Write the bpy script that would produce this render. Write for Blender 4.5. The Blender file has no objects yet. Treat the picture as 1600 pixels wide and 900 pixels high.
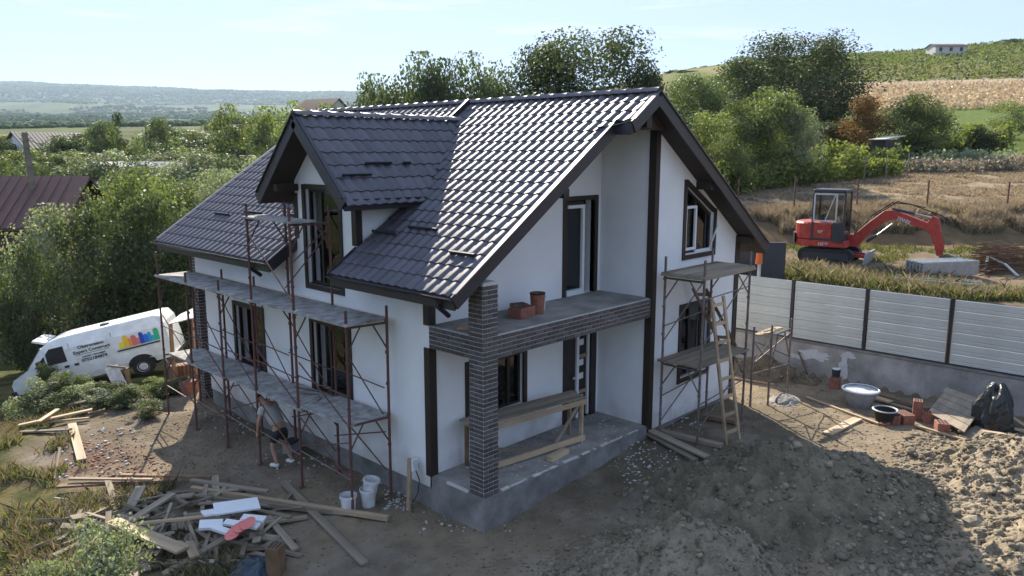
import bpy, math, random
import numpy as np
from mathutils import Vector, Matrix, Euler
R = math.radians
random.seed(7)
rng = np.random.default_rng(7)
SC = bpy.context.scene
COL = SC.collection

# ------------------------------------------------------------------ camera, sky, sun, exposure
CAM = Vector((-9.002, -9.284, 6.078))
cd = bpy.data.cameras.new('camera'); cd.sensor_width = 36.0; cd.lens = 27.21
cd.clip_start = 0.1; cd.clip_end = 20000
cam = bpy.data.objects.new('camera', cd); COL.objects.link(cam)
cam.location = CAM; cam.rotation_euler = (R(90 - 9.97), 0, R(-46.31)); SC.camera = cam
SUN_DIR = Vector((.8, 1.274, 1.0)).normalized()          # towards the sun
SUN_EL = math.asin(SUN_DIR.z)
W = bpy.data.worlds.new('World'); SC.world = W; W.use_nodes = True
nt = W.node_tree; bg = nt.nodes['Background']
sky = nt.nodes.new('ShaderNodeTexSky'); sky.sky_type = 'NISHITA'; sky.sun_disc = False
sky.sun_elevation = SUN_EL; sky.sun_rotation = math.atan2(SUN_DIR.x, SUN_DIR.y)
sky.altitude = 200; sky.air_density = 1.0; sky.dust_density = .3; sky.ozone_density = 1.6
air = nt.nodes.new('ShaderNodeMix'); air.data_type = 'RGBA'; air.inputs[0].default_value = .94      # thin even haze over the whole sky
air.inputs[7].default_value = (2.33, 3.0, 4.4, 1); nt.links.new(sky.outputs[0], air.inputs[6])
geo = nt.nodes.new('ShaderNodeTexCoord'); cmp_ = nt.nodes.new('ShaderNodeMapping'); cmp_.inputs['Scale'].default_value = (3.2, 3.2, 34)
cno = nt.nodes.new('ShaderNodeTexNoise'); cno.inputs['Scale'].default_value = 1.7; cno.inputs['Detail'].default_value = 7; crp = nt.nodes.new('ShaderNodeMapRange')
crp.inputs[1].default_value = .6; crp.inputs[2].default_value = .78; crp.inputs[4].default_value = .5; cmx = nt.nodes.new('ShaderNodeMix'); cmx.data_type = 'RGBA'; cmx.inputs[7].default_value = (4.6, 4.9, 5.2, 1)   # thin high cloud streaks
nt.links.new(geo.outputs['Generated'], cmp_.inputs[0]); nt.links.new(cmp_.outputs[0], cno.inputs[0]); nt.links.new(cno.outputs[0], crp.inputs[0]); nt.links.new(crp.outputs[0], cmx.inputs[0]); nt.links.new(air.outputs[2], cmx.inputs[6])
nt.links.new(cmx.outputs[2], bg.inputs[0]); bg.inputs[1].default_value = 0.1
sl = bpy.data.lights.new('sun', 'SUN'); sl.energy = 5.0; sl.angle = R(0.55); sl.color = (1.0, 0.91, 0.76)
so = bpy.data.objects.new('sun', sl); COL.objects.link(so)
so.rotation_euler = (-SUN_DIR).to_track_quat('-Z', 'Y').to_euler()
so.location = (30, 40, 40)
SC.view_settings.view_transform = 'Standard'; SC.view_settings.look = 'None'
SC.view_settings.exposure = 1.25; SC.view_settings.gamma = 1.0
SC.cycles.max_bounces = 6; SC.cycles.diffuse_bounces = 3; SC.cycles.glossy_bounces = 3
SC.cycles.transparent_max_bounces = 12; SC.cycles.transmission_bounces = 4; SC.cycles.volume_bounces = 0
SC.cycles.use_denoising = True

# ------------------------------------------------------------------ helpers
def tag(o, label=None, cat=None, group=None, kind=None):
    if label: o['label'] = label
    if cat: o['category'] = cat
    if group: o['group'] = group
    if kind: o['kind'] = kind
    return o
def empty(name, loc=(0, 0, 0), label=None, cat=None, group=None, rot=(0, 0, 0)):
    o = bpy.data.objects.new(name, None); COL.objects.link(o); o.empty_display_size = .2
    o.location = loc; o.rotation_euler = rot; tag(o, label, cat, group); o['_org'] = list(loc) if rot == (0, 0, 0) else [0, 0, 0]
    return o
def org(parent):
    while parent is not None:
        if '_org' in parent: return Vector(parent['_org'])
        parent = parent.parent
    return Vector((0, 0, 0))
def link_mesh(name, me, parent=None, loc=None):
    o = bpy.data.objects.new(name, me); COL.objects.link(o)
    if parent: o.parent = parent
    if loc is not None: o.location = loc
    return o
def copy_tree(o, parent=None):
    c = o.copy(); COL.objects.link(c); c.parent = parent
    for ch in o.children: copy_tree(ch, c)
    return c
class MB:
    def __init__(s): s.v = []; s.f = []; s.mi = []; s.cur = 0
    def add(s, vs, fs):
        b = len(s.v); s.v += [tuple(v) for v in vs]; s.f += [tuple(b + i for i in f) for f in fs]; s.mi += [s.cur] * len(fs); return s
    def box(s, c, size, rot=None):
        x, y, z = size[0] / 2, size[1] / 2, size[2] / 2
        vs = [Vector((a, b, d)) for a in (-x, x) for b in (-y, y) for d in (-z, z)]
        if rot is not None: vs = [rot @ v for v in vs]
        c = Vector(c); vs = [v + c for v in vs]
        return s.add(vs, [(0, 1, 3, 2), (4, 6, 7, 5), (0, 4, 5, 1), (2, 3, 7, 6), (0, 2, 6, 4), (1, 5, 7, 3)])
    def bb(s, x0, x1, y0, y1, z0, z1):
        return s.box(((x0 + x1) / 2, (y0 + y1) / 2, (z0 + z1) / 2), (abs(x1 - x0), abs(y1 - y0), abs(z1 - z0)))
    def beam(s, p0, p1, w, h, up=(0, 0, 1)):
        p0, p1 = Vector(p0), Vector(p1); d = (p1 - p0); L = d.length; d.normalize()
        u = Vector(up); sd = d.cross(u)
        if sd.length < 1e-4: sd = d.cross(Vector((1, 0, 0)))
        sd.normalize(); u = sd.cross(d)
        m = Matrix((d, sd, u)).transposed()
        return s.box((p0 + p1) / 2, (L, w, h), m)
    def tube(s, p0, p1, r, n=8, r1=None, cap=True):
        p0, p1 = Vector(p0), Vector(p1); d = (p1 - p0).normalized(); r1 = r if r1 is None else r1
        a = d.orthogonal().normalized(); b = d.cross(a)
        vs = []
        for p, rr in ((p0, r), (p1, r1)):
            for i in range(n):
                t = 2 * math.pi * i / n; vs.append(p + (a * math.cos(t) + b * math.sin(t)) * rr)
        fs = [(i, (i + 1) % n, n + (i + 1) % n, n + i) for i in range(n)]
        if cap: fs += [tuple(range(n - 1, -1, -1)), tuple(range(n, 2 * n))]
        return s.add(vs, fs)
    def path(s, pts, r, n=7):
        for a, b in zip(pts[:-1], pts[1:]): s.tube(a, b, r, n)
        return s
    def prism(s, poly, vec):
        """poly: planar 3D loop, extruded by vec"""
        poly = [Vector(p) for p in poly]; n = len(poly); vec = Vector(vec)
        vs = poly + [p + vec for p in poly]
        fs = [tuple(range(n - 1, -1, -1)), tuple(range(n, 2 * n))] + [(i, (i + 1) % n, n + (i + 1) % n, n + i) for i in range(n)]
        return s.add(vs, fs)
    def lathe(s, c, prof, n=20, sx=1, sy=1):
        c = Vector(c); vs = []; fs = []
        for (r, z) in prof:
            for i in range(n):
                t = 2 * math.pi * i / n; vs.append(c + Vector((r * math.cos(t) * sx, r * math.sin(t) * sy, z)))
        for k in range(len(prof) - 1):
            for i in range(n):
                fs.append((k * n + i, k * n + (i + 1) % n, (k + 1) * n + (i + 1) % n, (k + 1) * n + i))
        return s.add(vs, fs)
    def build(s, name, m, parent=None, at=None, smooth=False, bevel=0, rot=None):
        o3 = org(parent)
        if at is not None: o3 = Vector(at)
        me = bpy.data.meshes.new(name)
        me.from_pydata([tuple(Vector(v) - o3) for v in s.v], [], s.f)
        for mm in (m if isinstance(m, (list, tuple)) else [m]): me.materials.append(mm)
        if isinstance(m, (list, tuple)): me.polygons.foreach_set('material_index', s.mi)
        import bmesh
        bm = bmesh.new(); bm.from_mesh(me); bmesh.ops.recalc_face_normals(bm, faces=bm.faces)
        if bevel:
            bmesh.ops.bevel(bm, geom=[e for e in bm.edges if len(e.link_faces) == 2 and e.calc_face_angle(0) > .6], offset=bevel, segments=1, affect='EDGES')
        bm.to_mesh(me); bm.free()
        if smooth: me.polygons.foreach_set('use_smooth', [True] * len(me.polygons))
        o = link_mesh(name, me, parent, at)
        if rot is not None: o.rotation_euler = rot
        return o
def np_mesh(name, V, F, m, color=None, smooth=False, parent=None, loc=None):
    """V (n,3), F (m,k) arrays; color (n,3) point colour attribute 'tint'"""
    me = bpy.data.meshes.new(name); V = np.asarray(V, np.float32); F = np.asarray(F, np.int32); k = F.shape[1]
    me.vertices.add(len(V)); me.vertices.foreach_set('co', V.ravel())
    me.loops.add(F.size); me.loops.foreach_set('vertex_index', F.ravel())
    me.polygons.add(len(F)); me.polygons.foreach_set('loop_start', np.arange(0, F.size, k, dtype=np.int32))
    if smooth: me.polygons.foreach_set('use_smooth', np.ones(len(F), bool))
    me.update(calc_edges=True)
    if color is not None:
        at = me.color_attributes.new('tint', 'FLOAT_COLOR', 'POINT')
        c = np.ones((len(V), 4), np.float32); c[:, :3] = color; at.data.foreach_set('color', c.ravel())
    if m: me.materials.append(m)
    if name is None: return me
    return link_mesh(name, me, parent, loc)
def vnoise(x, y, seed=0):
    x = np.asarray(x, float); y = np.asarray(y, float)
    xi = np.floor(x).astype(np.int64); yi = np.floor(y).astype(np.int64); fx = x - xi; fy = y - yi
    fx = fx * fx * (3 - 2 * fx); fy = fy * fy * (3 - 2 * fy)
    def h(a, b):
        n = (a * 374761393 + b * 668265263 + seed * 974634777) & 0x7fffffff
        n = ((n ^ (n >> 13)) * 1274126177) & 0x7fffffff
        return ((n ^ (n >> 16)) & 0xffff) / 65535.0
    return (h(xi, yi) * (1 - fx) + h(xi + 1, yi) * fx) * (1 - fy) + (h(xi, yi + 1) * (1 - fx) + h(xi + 1, yi + 1) * fx) * fy
def fbm(x, y, oct=4, seed=0):
    s = 0; a = .5
    for i in range(oct): s = s + a * (vnoise(x * 2 ** i, y * 2 ** i, seed + i * 17) - .5); a *= .5
    return s * 2

# ------------------------------------------------------------------ materials
def mat(name, col, rough=.8, var=.25, scale=3, bump=.15, bscale=30, metal=0, spec=.5, attr=False, col2=None, grain=None, bdist=.02, objvar=0):
    m = bpy.data.materials.new(name); m.use_nodes = True; n = m.node_tree.nodes; l = m.node_tree.links
    p = n['Principled BSDF']; p.inputs['Roughness'].default_value = rough; p.inputs['Metallic'].default_value = metal
    p.inputs['Specular IOR Level'].default_value = spec
    tc = n.new('ShaderNodeTexCoord'); mp = n.new('ShaderNodeMapping'); l.new(tc.outputs['Object'], mp.inputs[0])
    if grain: mp.inputs['Scale'].default_value = grain
    nz = n.new('ShaderNodeTexNoise'); nz.inputs['Scale'].default_value = scale; nz.inputs['Detail'].default_value = 6; nz.inputs['Roughness'].default_value = .65
    l.new(mp.outputs[0], nz.inputs[0])
    cr = n.new('ShaderNodeValToRGB'); c2 = col2 or tuple(c * (1 - var) for c in col)
    cr.color_ramp.elements[0].position = .32; cr.color_ramp.elements[1].position = .68
    hi = col if col2 else tuple(min(1, c * (1 + var * .5)) for c in col)
    cr.color_ramp.elements[0].color = (*c2, 1); cr.color_ramp.elements[1].color = (*hi, 1)
    l.new(nz.outputs[0], cr.inputs[0]); out = cr.outputs[0]
    if attr:
        a = n.new('ShaderNodeAttribute'); a.attribute_name = 'tint'
        mx = n.new('ShaderNodeMix'); mx.data_type = 'RGBA'; mx.blend_type = 'MULTIPLY'; mx.inputs[0].default_value = 1
        l.new(out, mx.inputs[6]); l.new(a.outputs['Color'], mx.inputs[7]); out = mx.outputs[2]
    if objvar:
        oi = n.new('ShaderNodeObjectInfo'); mr = n.new('ShaderNodeMapRange'); mr.inputs[3].default_value = 1 - objvar; mr.inputs[4].default_value = 1 + objvar
        l.new(oi.outputs['Random'], mr.inputs[0]); vm = n.new('ShaderNodeVectorMath'); vm.operation = 'SCALE'
        l.new(out, vm.inputs[0]); l.new(mr.outputs[0], vm.inputs['Scale']); out = vm.outputs[0]
    l.new(out, p.inputs['Base Color'])
    if bump:
        n2 = n.new('ShaderNodeTexNoise'); n2.inputs['Scale'].default_value = bscale; n2.inputs['Detail'].default_value = 5
        l.new(mp.outputs[0], n2.inputs[0]); b = n.new('ShaderNodeBump'); b.inputs['Strength'].default_value = bump; b.inputs['Distance'].default_value = bdist
        l.new(n2.outputs[0], b.inputs['Height']); l.new(b.outputs[0], p.inputs['Normal'])
    return m
def leaf_mat(name, col, trans=.35, objvar=.25, tt=(1.25, 1.4, .6)):
    m = bpy.data.materials.new(name); m.use_nodes = True; n = m.node_tree.nodes; l = m.node_tree.links
    p = n['Principled BSDF']; o = n['Material Output']
    a = n.new('ShaderNodeAttribute'); a.attribute_name = 'tint'
    mx = n.new('ShaderNodeMix'); mx.data_type = 'RGBA'; mx.blend_type = 'MULTIPLY'; mx.inputs[0].default_value = 1
    mx.inputs[6].default_value = (*col, 1); l.new(a.outputs['Color'], mx.inputs[7])
    oi = n.new('ShaderNodeObjectInfo'); mr = n.new('ShaderNodeMapRange'); mr.inputs[3].default_value = 1 - objvar; mr.inputs[4].default_value = 1 + objvar
    l.new(oi.outputs['Random'], mr.inputs[0]); vm = n.new('ShaderNodeVectorMath'); vm.operation = 'SCALE'
    l.new(mx.outputs[2], vm.inputs[0]); l.new(mr.outputs[0], vm.inputs['Scale'])
    l.new(vm.outputs[0], p.inputs['Base Color']); p.inputs['Roughness'].default_value = .6; p.inputs['Specular IOR Level'].default_value = .22
    t = n.new('ShaderNodeBsdfTranslucent'); tm = n.new('ShaderNodeMix'); tm.data_type = 'RGBA'; tm.blend_type = 'MULTIPLY'; tm.inputs[0].default_value = 1
    tm.inputs[7].default_value = (*tt, 1); l.new(vm.outputs[0], tm.inputs[6]); l.new(tm.outputs[2], t.inputs[0])
    ms = n.new('ShaderNodeMixShader'); ms.inputs[0].default_value = trans
    l.new(p.outputs[0], ms.inputs[1]); l.new(t.outputs[0], ms.inputs[2]); l.new(ms.outputs[0], o.inputs['Surface'])
    return m
def glass_mat(name, tint=(.02, .025, .03)):
    m = bpy.data.materials.new(name); m.use_nodes = True; n = m.node_tree.nodes; l = m.node_tree.links
    for x in list(n):
        if x.type != 'OUTPUT_MATERIAL': n.remove(x)
    o = n['Material Output']; g = n.new('ShaderNodeBsdfGlossy'); g.inputs['Roughness'].default_value = .02; g.inputs[0].default_value = (.9, .95, 1, 1)
    t = n.new('ShaderNodeBsdfTransparent'); t.inputs[0].default_value = (.55, .58, .6, 1)
    f = n.new('ShaderNodeFresnel'); f.inputs[0].default_value = 1.7; ms = n.new('ShaderNodeMixShader')
    l.new(f.outputs[0], ms.inputs[0]); l.new(t.outputs[0], ms.inputs[1]); l.new(g.outputs[0], ms.inputs[2]); l.new(ms.outputs[0], o.inputs['Surface'])
    return m
M = dict(
 stucco=mat('white_stucco', (.79, .8, .81), .9, .05, 1.2, .35, 90, bdist=.006),
 stucco_shed=mat('old_stucco', (.55, .53, .5), .9, .2, 2, .2, 40),
 plinth=mat('plinth_mortar', (.23, .225, .215), .92, .45, 1.6, .45, 40, bdist=.01),
 slab=mat('concrete_slab', (.3, .285, .26), .9, .4, 1.6, .35, 35, bdist=.012),
 mortar=mat('joint_mortar', (.56, .55, .52), .95, .2, 10, .2, 80, bdist=.004),
 brick=mat('clinker_brick', (.095, .08, .082), .6, .35, 14, .3, 60, objvar=.35, bdist=.004),
 trim=mat('dark_brown_wood', (.03, .019, .014), .55, .4, 3, .35, 22, grain=(1, 1, .12), bdist=.004),
 trim2=mat('dark_fascia', (.028, .026, .034), .42, .2, 3, .1, 22),
 soffit=mat('soffit_boards', (.032, .02, .015), .7, .4, 5, .3, 25, grain=(.3, 1, 1)),
 tile=mat('anthracite_steel_tile', (.072, .067, .084), .55, .15, 5, .12, 60, metal=.3, spec=1.0, objvar=.22, bdist=.003),
 ridge=mat('anthracite_ridge_steel', (.16, .15, .17), .42, .12, 5, .05, 60, metal=.6, spec=.8),
 gutter=mat('gutter_steel', (.035, .033, .045), .35, .1, 5, .03, 60, metal=.5),
 white=mat('white_pvc', (.78, .78, .78), .35, .04, 3, 0),
 frame=mat('brown_pvc', (.025, .018, .016), .4, .2, 4, 0),
 dark=mat('dark_room', (.05, .045, .04), .9, .4, 1, 0),
 glass=glass_mat('window_glass'),
 rust=mat('rusty_painted_steel', (.16, .055, .04), .75, .5, 9, .3, 60, col2=(.07, .045, .04)),
 steel=mat('worn_scaffold_steel', (.25, .22, .21), .6, .5, 9, .3, 60, metal=.3, col2=(.12, .07, .055)),
 deck=mat('mortar_stained_deck', (.36, .35, .34), .9, .5, 5, .4, 25, bdist=.01),
 wood=mat('pale_timber', (.42, .31, .2), .8, .35, 3, .35, 30, grain=(.15, 1, 1), objvar=.22, bdist=.004),
 wood_grey=mat('weathered_timber', (.28, .235, .18), .85, .35, 3, .4, 30, grain=(.15, 1, 1), objvar=.32, bdist=.004),
 wood_old=mat('brown_timber', (.2, .12, .07), .85, .35, 3, .4, 30, objvar=.25, bdist=.004),
 foam=mat('white_foam', (.75, .77, .8), .8, .05, 4, .1, 40),
 pink=mat('pink_label', (.75, .22, .2), .6, .1, 4, 0),
 brickred=mat('red_hollow_block', (.27, .11, .075), .9, .3, 8, .2, 40),
 plastic=mat('white_bucket_plastic', (.68, .69, .7), .5, .25, 6, .05, 30),
 tub=mat('grey_tub_plastic', (.3, .32, .34), .6, .3, 5, .1, 30),
 slurry=mat('mortar_slurry', (.5, .52, .54), .35, .2, 6, .1, 30),
 black=mat('black_rubber', (.018, .018, .018), .75, .3, 6, .1, 40),
 bag=mat('black_plastic_sheet', (.025, .028, .03), .4, .2, 6, .6, 9, bdist=.05),
 tarp=mat('dark_blue_tarp', (.03, .05, .075), .45, .2, 6, .6, 9, bdist=.05),
 fence=mat('pale_grey_sheet_steel', (.5, .515, .49), .55, .14, 1.1, .03, 30, metal=.1, objvar=.05),
 fpost=mat('black_post_steel', (.025, .025, .03), .5, .1, 4, 0, metal=.2),
 conc=mat('rough_concrete_wall', (.36, .345, .33), .92, .45, 1.1, .5, 18, bdist=.02),
 whitewash=mat('lime_splash', (.5, .51, .53), .9, .15, 5, .2, 40),
 red=mat('red_machine_paint', (.4, .04, .028), .5, .4, 6, .05, 20),
 cab=mat('black_machine_paint', (.03, .035, .045), .45, .15, 3, 0),
 silver=mat('light_grey_paint', (.5, .5, .5), .5, .1, 3, 0),
 vanwhite=mat('white_van_paint', (.72, .73, .72), .35, .2, 2.5, 0),
 vinyl=mat('black_vinyl', (.03, .03, .035), .6, .1, 2, 0),
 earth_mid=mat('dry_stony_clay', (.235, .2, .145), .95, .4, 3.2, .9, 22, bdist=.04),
 earth=mat('dug_clay', (.18, .155, .11), .95, .4, 2.2, .9, 16, bdist=.05),  # clay tone darkened: house shade over the broad heap is put into it
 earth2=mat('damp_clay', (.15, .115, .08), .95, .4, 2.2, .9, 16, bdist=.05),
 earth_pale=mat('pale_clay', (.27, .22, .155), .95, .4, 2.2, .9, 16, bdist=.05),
 stone=mat('clay_lump', (.225, .19, .14), .95, .35, 5, .5, 20, attr=True),
 chip=mat('white_rubble', (.45, .45, .44), .9, .2, 5, .2, 20),
 bark=mat('tree_bark', (.075, .06, .045), .95, .35, 6, .4, 20),
 skin=mat('skin', (.42, .24, .17), .55, .08, 6, 0),
 shirt=mat('grey_cotton', (.4, .39, .36), .9, .12, 8, .3, 25),
 shorts=mat('black_cotton', (.03, .03, .035), .9, .12, 8, .3, 25),
 hair=mat('dark_hair', (.02, .015, .012), .7, .2, 20, .2, 60),
 roofbrown=mat('brown_roof', (.11, .05, .042), .7, .2, 3, .2, 8),
 roofgrey=mat('old_fibre_cement_roof', (.42, .4, .38), .85, .3, 2, .2, 8),
 roofdark=mat('dark_roof', (.05, .05, .055), .7, .2, 3, .2, 8),
 orange=mat('orange_cloth', (.7, .16, .04), .8, .1, 4, .1, 10),
 tan=mat('tan_insulation_board', (.42, .29, .21), .9, .12, 2, .1, 30),
 cable=mat('black_cable', (.02, .02, .02), .6, .1, 2, 0),
 zinc=mat('galvanised_steel', (.45, .47, .49), .4, .2, 6, .05, 30, metal=.6),
)

def grime(m, z0=-.25, h=.55):
    """splash dirt at the foot of the render and faint patchy drying"""
    n = m.node_tree.nodes; l = m.node_tree.links; p = n['Principled BSDF']; src = p.inputs['Base Color'].links[0].from_socket
    tc = n.new('ShaderNodeTexCoord'); sx = n.new('ShaderNodeSeparateXYZ'); l.new(tc.outputs['Object'], sx.inputs[0])
    nz = n.new('ShaderNodeTexNoise'); nz.inputs['Scale'].default_value = 2.2; nz.inputs['Detail'].default_value = 8; l.new(tc.outputs['Object'], nz.inputs[0])
    a = n.new('ShaderNodeMath'); a.operation = 'MULTIPLY_ADD'; a.inputs[1].default_value = -1.3; l.new(nz.outputs[0], a.inputs[0]); l.new(sx.outputs[2], a.inputs[2])
    mr = n.new('ShaderNodeMapRange'); mr.inputs[1].default_value = z0 - .65; mr.inputs[2].default_value = z0 - .65 + h; mr.inputs[3].default_value = .5; mr.inputs[4].default_value = 0; l.new(a.outputs[0], mr.inputs[0])
    mx = n.new('ShaderNodeMix'); mx.data_type = 'RGBA'; l.new(mr.outputs[0], mx.inputs[0]); l.new(src, mx.inputs[6]); mx.inputs[7].default_value = (.3, .27, .23, 1); l.new(mx.outputs[2], p.inputs['Base Color'])
grime(M['stucco'])

for k_ in ('earth', 'earth2', 'earth_mid', 'earth_pale', 'stone', 'slab', 'plinth', 'conc', 'wood_grey', 'deck', 'chip'):      # MATTE: dusty surfaces with hardly any sheen
    M[k_].node_tree.nodes['Principled BSDF'].inputs['Specular IOR Level'].default_value = .08

# ------------------------------------------------------------------ ground height
PX = [-3000, 0, 300, 560, 900, 1040, 1150, 1400, 1600, 4000]
TB = [
 [(8,-1.2),(20,-1.9),(28,-3.0),(50,-2.6),(90,1.0),(160,5),(200,9.5),(300,13),(800,30),(1200,50),(2000,100),(3000,210),(4000,352),(6500,300)],
 [(8,-1.0),(20,-1.7),(28,-2.9),(50,-2.4),(90,1.0),(160,5),(200,9.5),(300,13),(800,30),(1200,50),(2000,100),(3000,210),(4000,352),(6500,300)],
 [(8,-.8),(20,-1.3),(28,-2.3),(50,-2.0),(90,1.5),(160,6),(200,9),(300,14),(800,32),(1200,50),(2000,95),(3000,190),(4000,315),(6500,280)],
 [(8,-.6),(20,-.8),(28,-1.3),(50,-.8),(90,2),(160,8),(200,12),(300,17),(800,40),(1200,55),(2000,90),(3000,175),(4000,293),(6500,270)],
 [(8,-.5),(20,-.4),(28,.6),(50,3),(90,6),(160,12),(200,16),(300,26),(800,50),(1200,60),(2000,90),(3000,170),(4000,280),(6500,270)],
 [(8,-.4),(20,.6),(28,2.0),(31,2.3),(33,3.0),(60,5.0),(100,9),(150,15),(200,22),(300,36),(340,36),(800,20),(6500,20)],
 [(8,-.3),(20,2.1),(29,2.25),(31,2.35),(33,3.15),(60,5.05),(100,9.3),(150,16.2),(200,23),(300,39.5),(340,40),(800,0),(6500,0)],
 [(8,-.3),(20,2.1),(29,2.3),(31,2.4),(33,3.3),(60,5.1),(100,9.3),(150,16.2),(200,23.5),(300,43),(340,44),(800,0),(6500,0)],
 [(8,-.3),(20,2.1),(29,2.3),(31,2.4),(33,3.3),(60,5.1),(100,9.5),(150,16.5),(200,24.5),(300,47.5),(340,48.5),(800,0),(6500,0)],
 [(8,-.3),(20,2.1),(29,2.3),(31,2.4),(33,3.3),(60,5.1),(100,9.5),(150,16.5),(200,24.5),(300,47.5),(340,48.5),(800,0),(6500,0)],
]
FW = np.array([math.sin(R(46.31)), math.cos(R(46.31))]); RT = np.array([math.cos(R(46.31)), -math.sin(R(46.31))])
def ztable(fwd, px):
    lf = np.log(np.maximum(fwd, 3.0)); cols = [np.interp(lf, np.log([a for a, b in t]), [b for a, b in t]) for t in TB]
    k = np.clip(np.searchsorted(PX, px, side='right') - 1, 0, len(PX) - 2); cols = np.array(cols)
    p0 = np.array(PX)[k]; p1 = np.array(PX)[k + 1]; t = np.clip((px - p0) / (p1 - p0), 0, 1)
    ii = np.arange(len(np.atleast_1d(fwd)))
    return cols[k, ii] * (1 - t) + cols[k + 1, ii] * t
def sstep(a, b, x): t = np.clip((x - a) / (b - a), 0, 1); return t * t * (3 - 2 * t)
WALLX = 12.9
def fwdpx(x, y):
    dx = x - CAM.x; dy = y - CAM.y; f = dx * FW[0] + dy * FW[1]; r = dx * RT[0] + dy * RT[1]
    rho = np.hypot(dx, dy); az = np.arctan2(r, f)
    return f, rho, az
def G(x, y):
    x = np.atleast_1d(np.asarray(x, float)); y = np.atleast_1d(np.asarray(y, float))
    f, rho, az = fwdpx(x, y); az = np.clip(az, -1.2, 1.2); px = 800 + 1209.4 * np.tan(az)
    ff = np.where(np.abs(az) < 1.19, np.maximum(f, 3), rho * .4); ff = np.maximum(ff, 3)
    zt = ztable(ff, px)
    zy = np.interp(x, [-30, -12, -6, -1, 0, 5, 7, 12.9], [-3.0, -1.7, -1.15, -.78, -.68, -.27, -.2, -.38])
    zy = zy - .11 * np.clip(y - 11.8, 0, 6) - .12 * np.clip(-x, 0, 6) * sstep(13, 17, y)
    wl = sstep(23, 33, ff) * (1 - sstep(9, 12, x) * (1 - sstep(12, 16, y)))
    zl = zy * (1 - wl) + zt * wl
    zr = .55 + (zt - .55) * np.maximum(sstep(13.0, 14.6, x), sstep(6, 13, y))
    rt = sstep(12.93, 13.05 + 9 * sstep(6, 13, y), x)
    z = zl * (1 - rt) + zr * rt
    z = z + fbm(x * .9, y * .9, 4, 3) * .06 + fbm(x * 4, y * 4, 3, 9) * .025
    z = z + sstep(300, 1500, ff) * fbm(x / 420, y / 420, 4, 5) * 22
    return z
def g1(x, y): return float(G(x, y)[0])
CR = cam.rotation_euler.to_matrix()
def ray(px, py): return (CR @ Vector(((px - 800) / 1209.4, (450 - py) / 1209.4, -1))).normalized()
_TS = np.concatenate([np.arange(4, 40, .12), np.geomspace(40, 400, 120)])
def gp(px, py, dz=0.0):
    """where the sight line of the survey photograph through a given point meets the ground"""
    d = ray(px, py); T = _TS
    for k in range(3):
        q = G(CAM.x + d.x * T, CAM.y + d.y * T) - (CAM.z + d.z * T - dz); i = int(np.argmax(q > 0))
        a, b = T[max(i - 1, 0)], T[i]
        if k < 2: T = np.linspace(a, b, 24)
    t = a + (b - a) * .5
    return CAM + d * float(t)
def gpn(px, py):
    D = np.array([tuple(ray(a, b)) for a, b in zip(px, py)]); n = len(D); t = np.full(n, 4.0); live = np.ones(n, bool); C = np.array(CAM)
    for k in range(400):
        P = C + D * t[:, None]; live &= P[:, 2] > G(P[:, 0], P[:, 1])
        if not live.any(): break
        t[live] += .08
    P = C + D * t[:, None]; P[:, 2] = G(P[:, 0], P[:, 1]); return P
def at(px, py, fwd):
    d = ray(px, py); fdir = CR @ Vector((0, 0, -1)); h = Vector((fdir.x, fdir.y, 0)).normalized()
    return CAM + d * (fwd / (d.x * h.x + d.y * h.y))
def az_pt(px, fwd):
    """ground point at a horizontal forward distance on a bearing"""
    d = ray(px, 237); h = Vector((FW[0], FW[1], 0)); q = CAM + d * (fwd / (d.x * h.x + d.y * h.y)); return q.x, q.y, g1(q.x, q.y)
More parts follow.
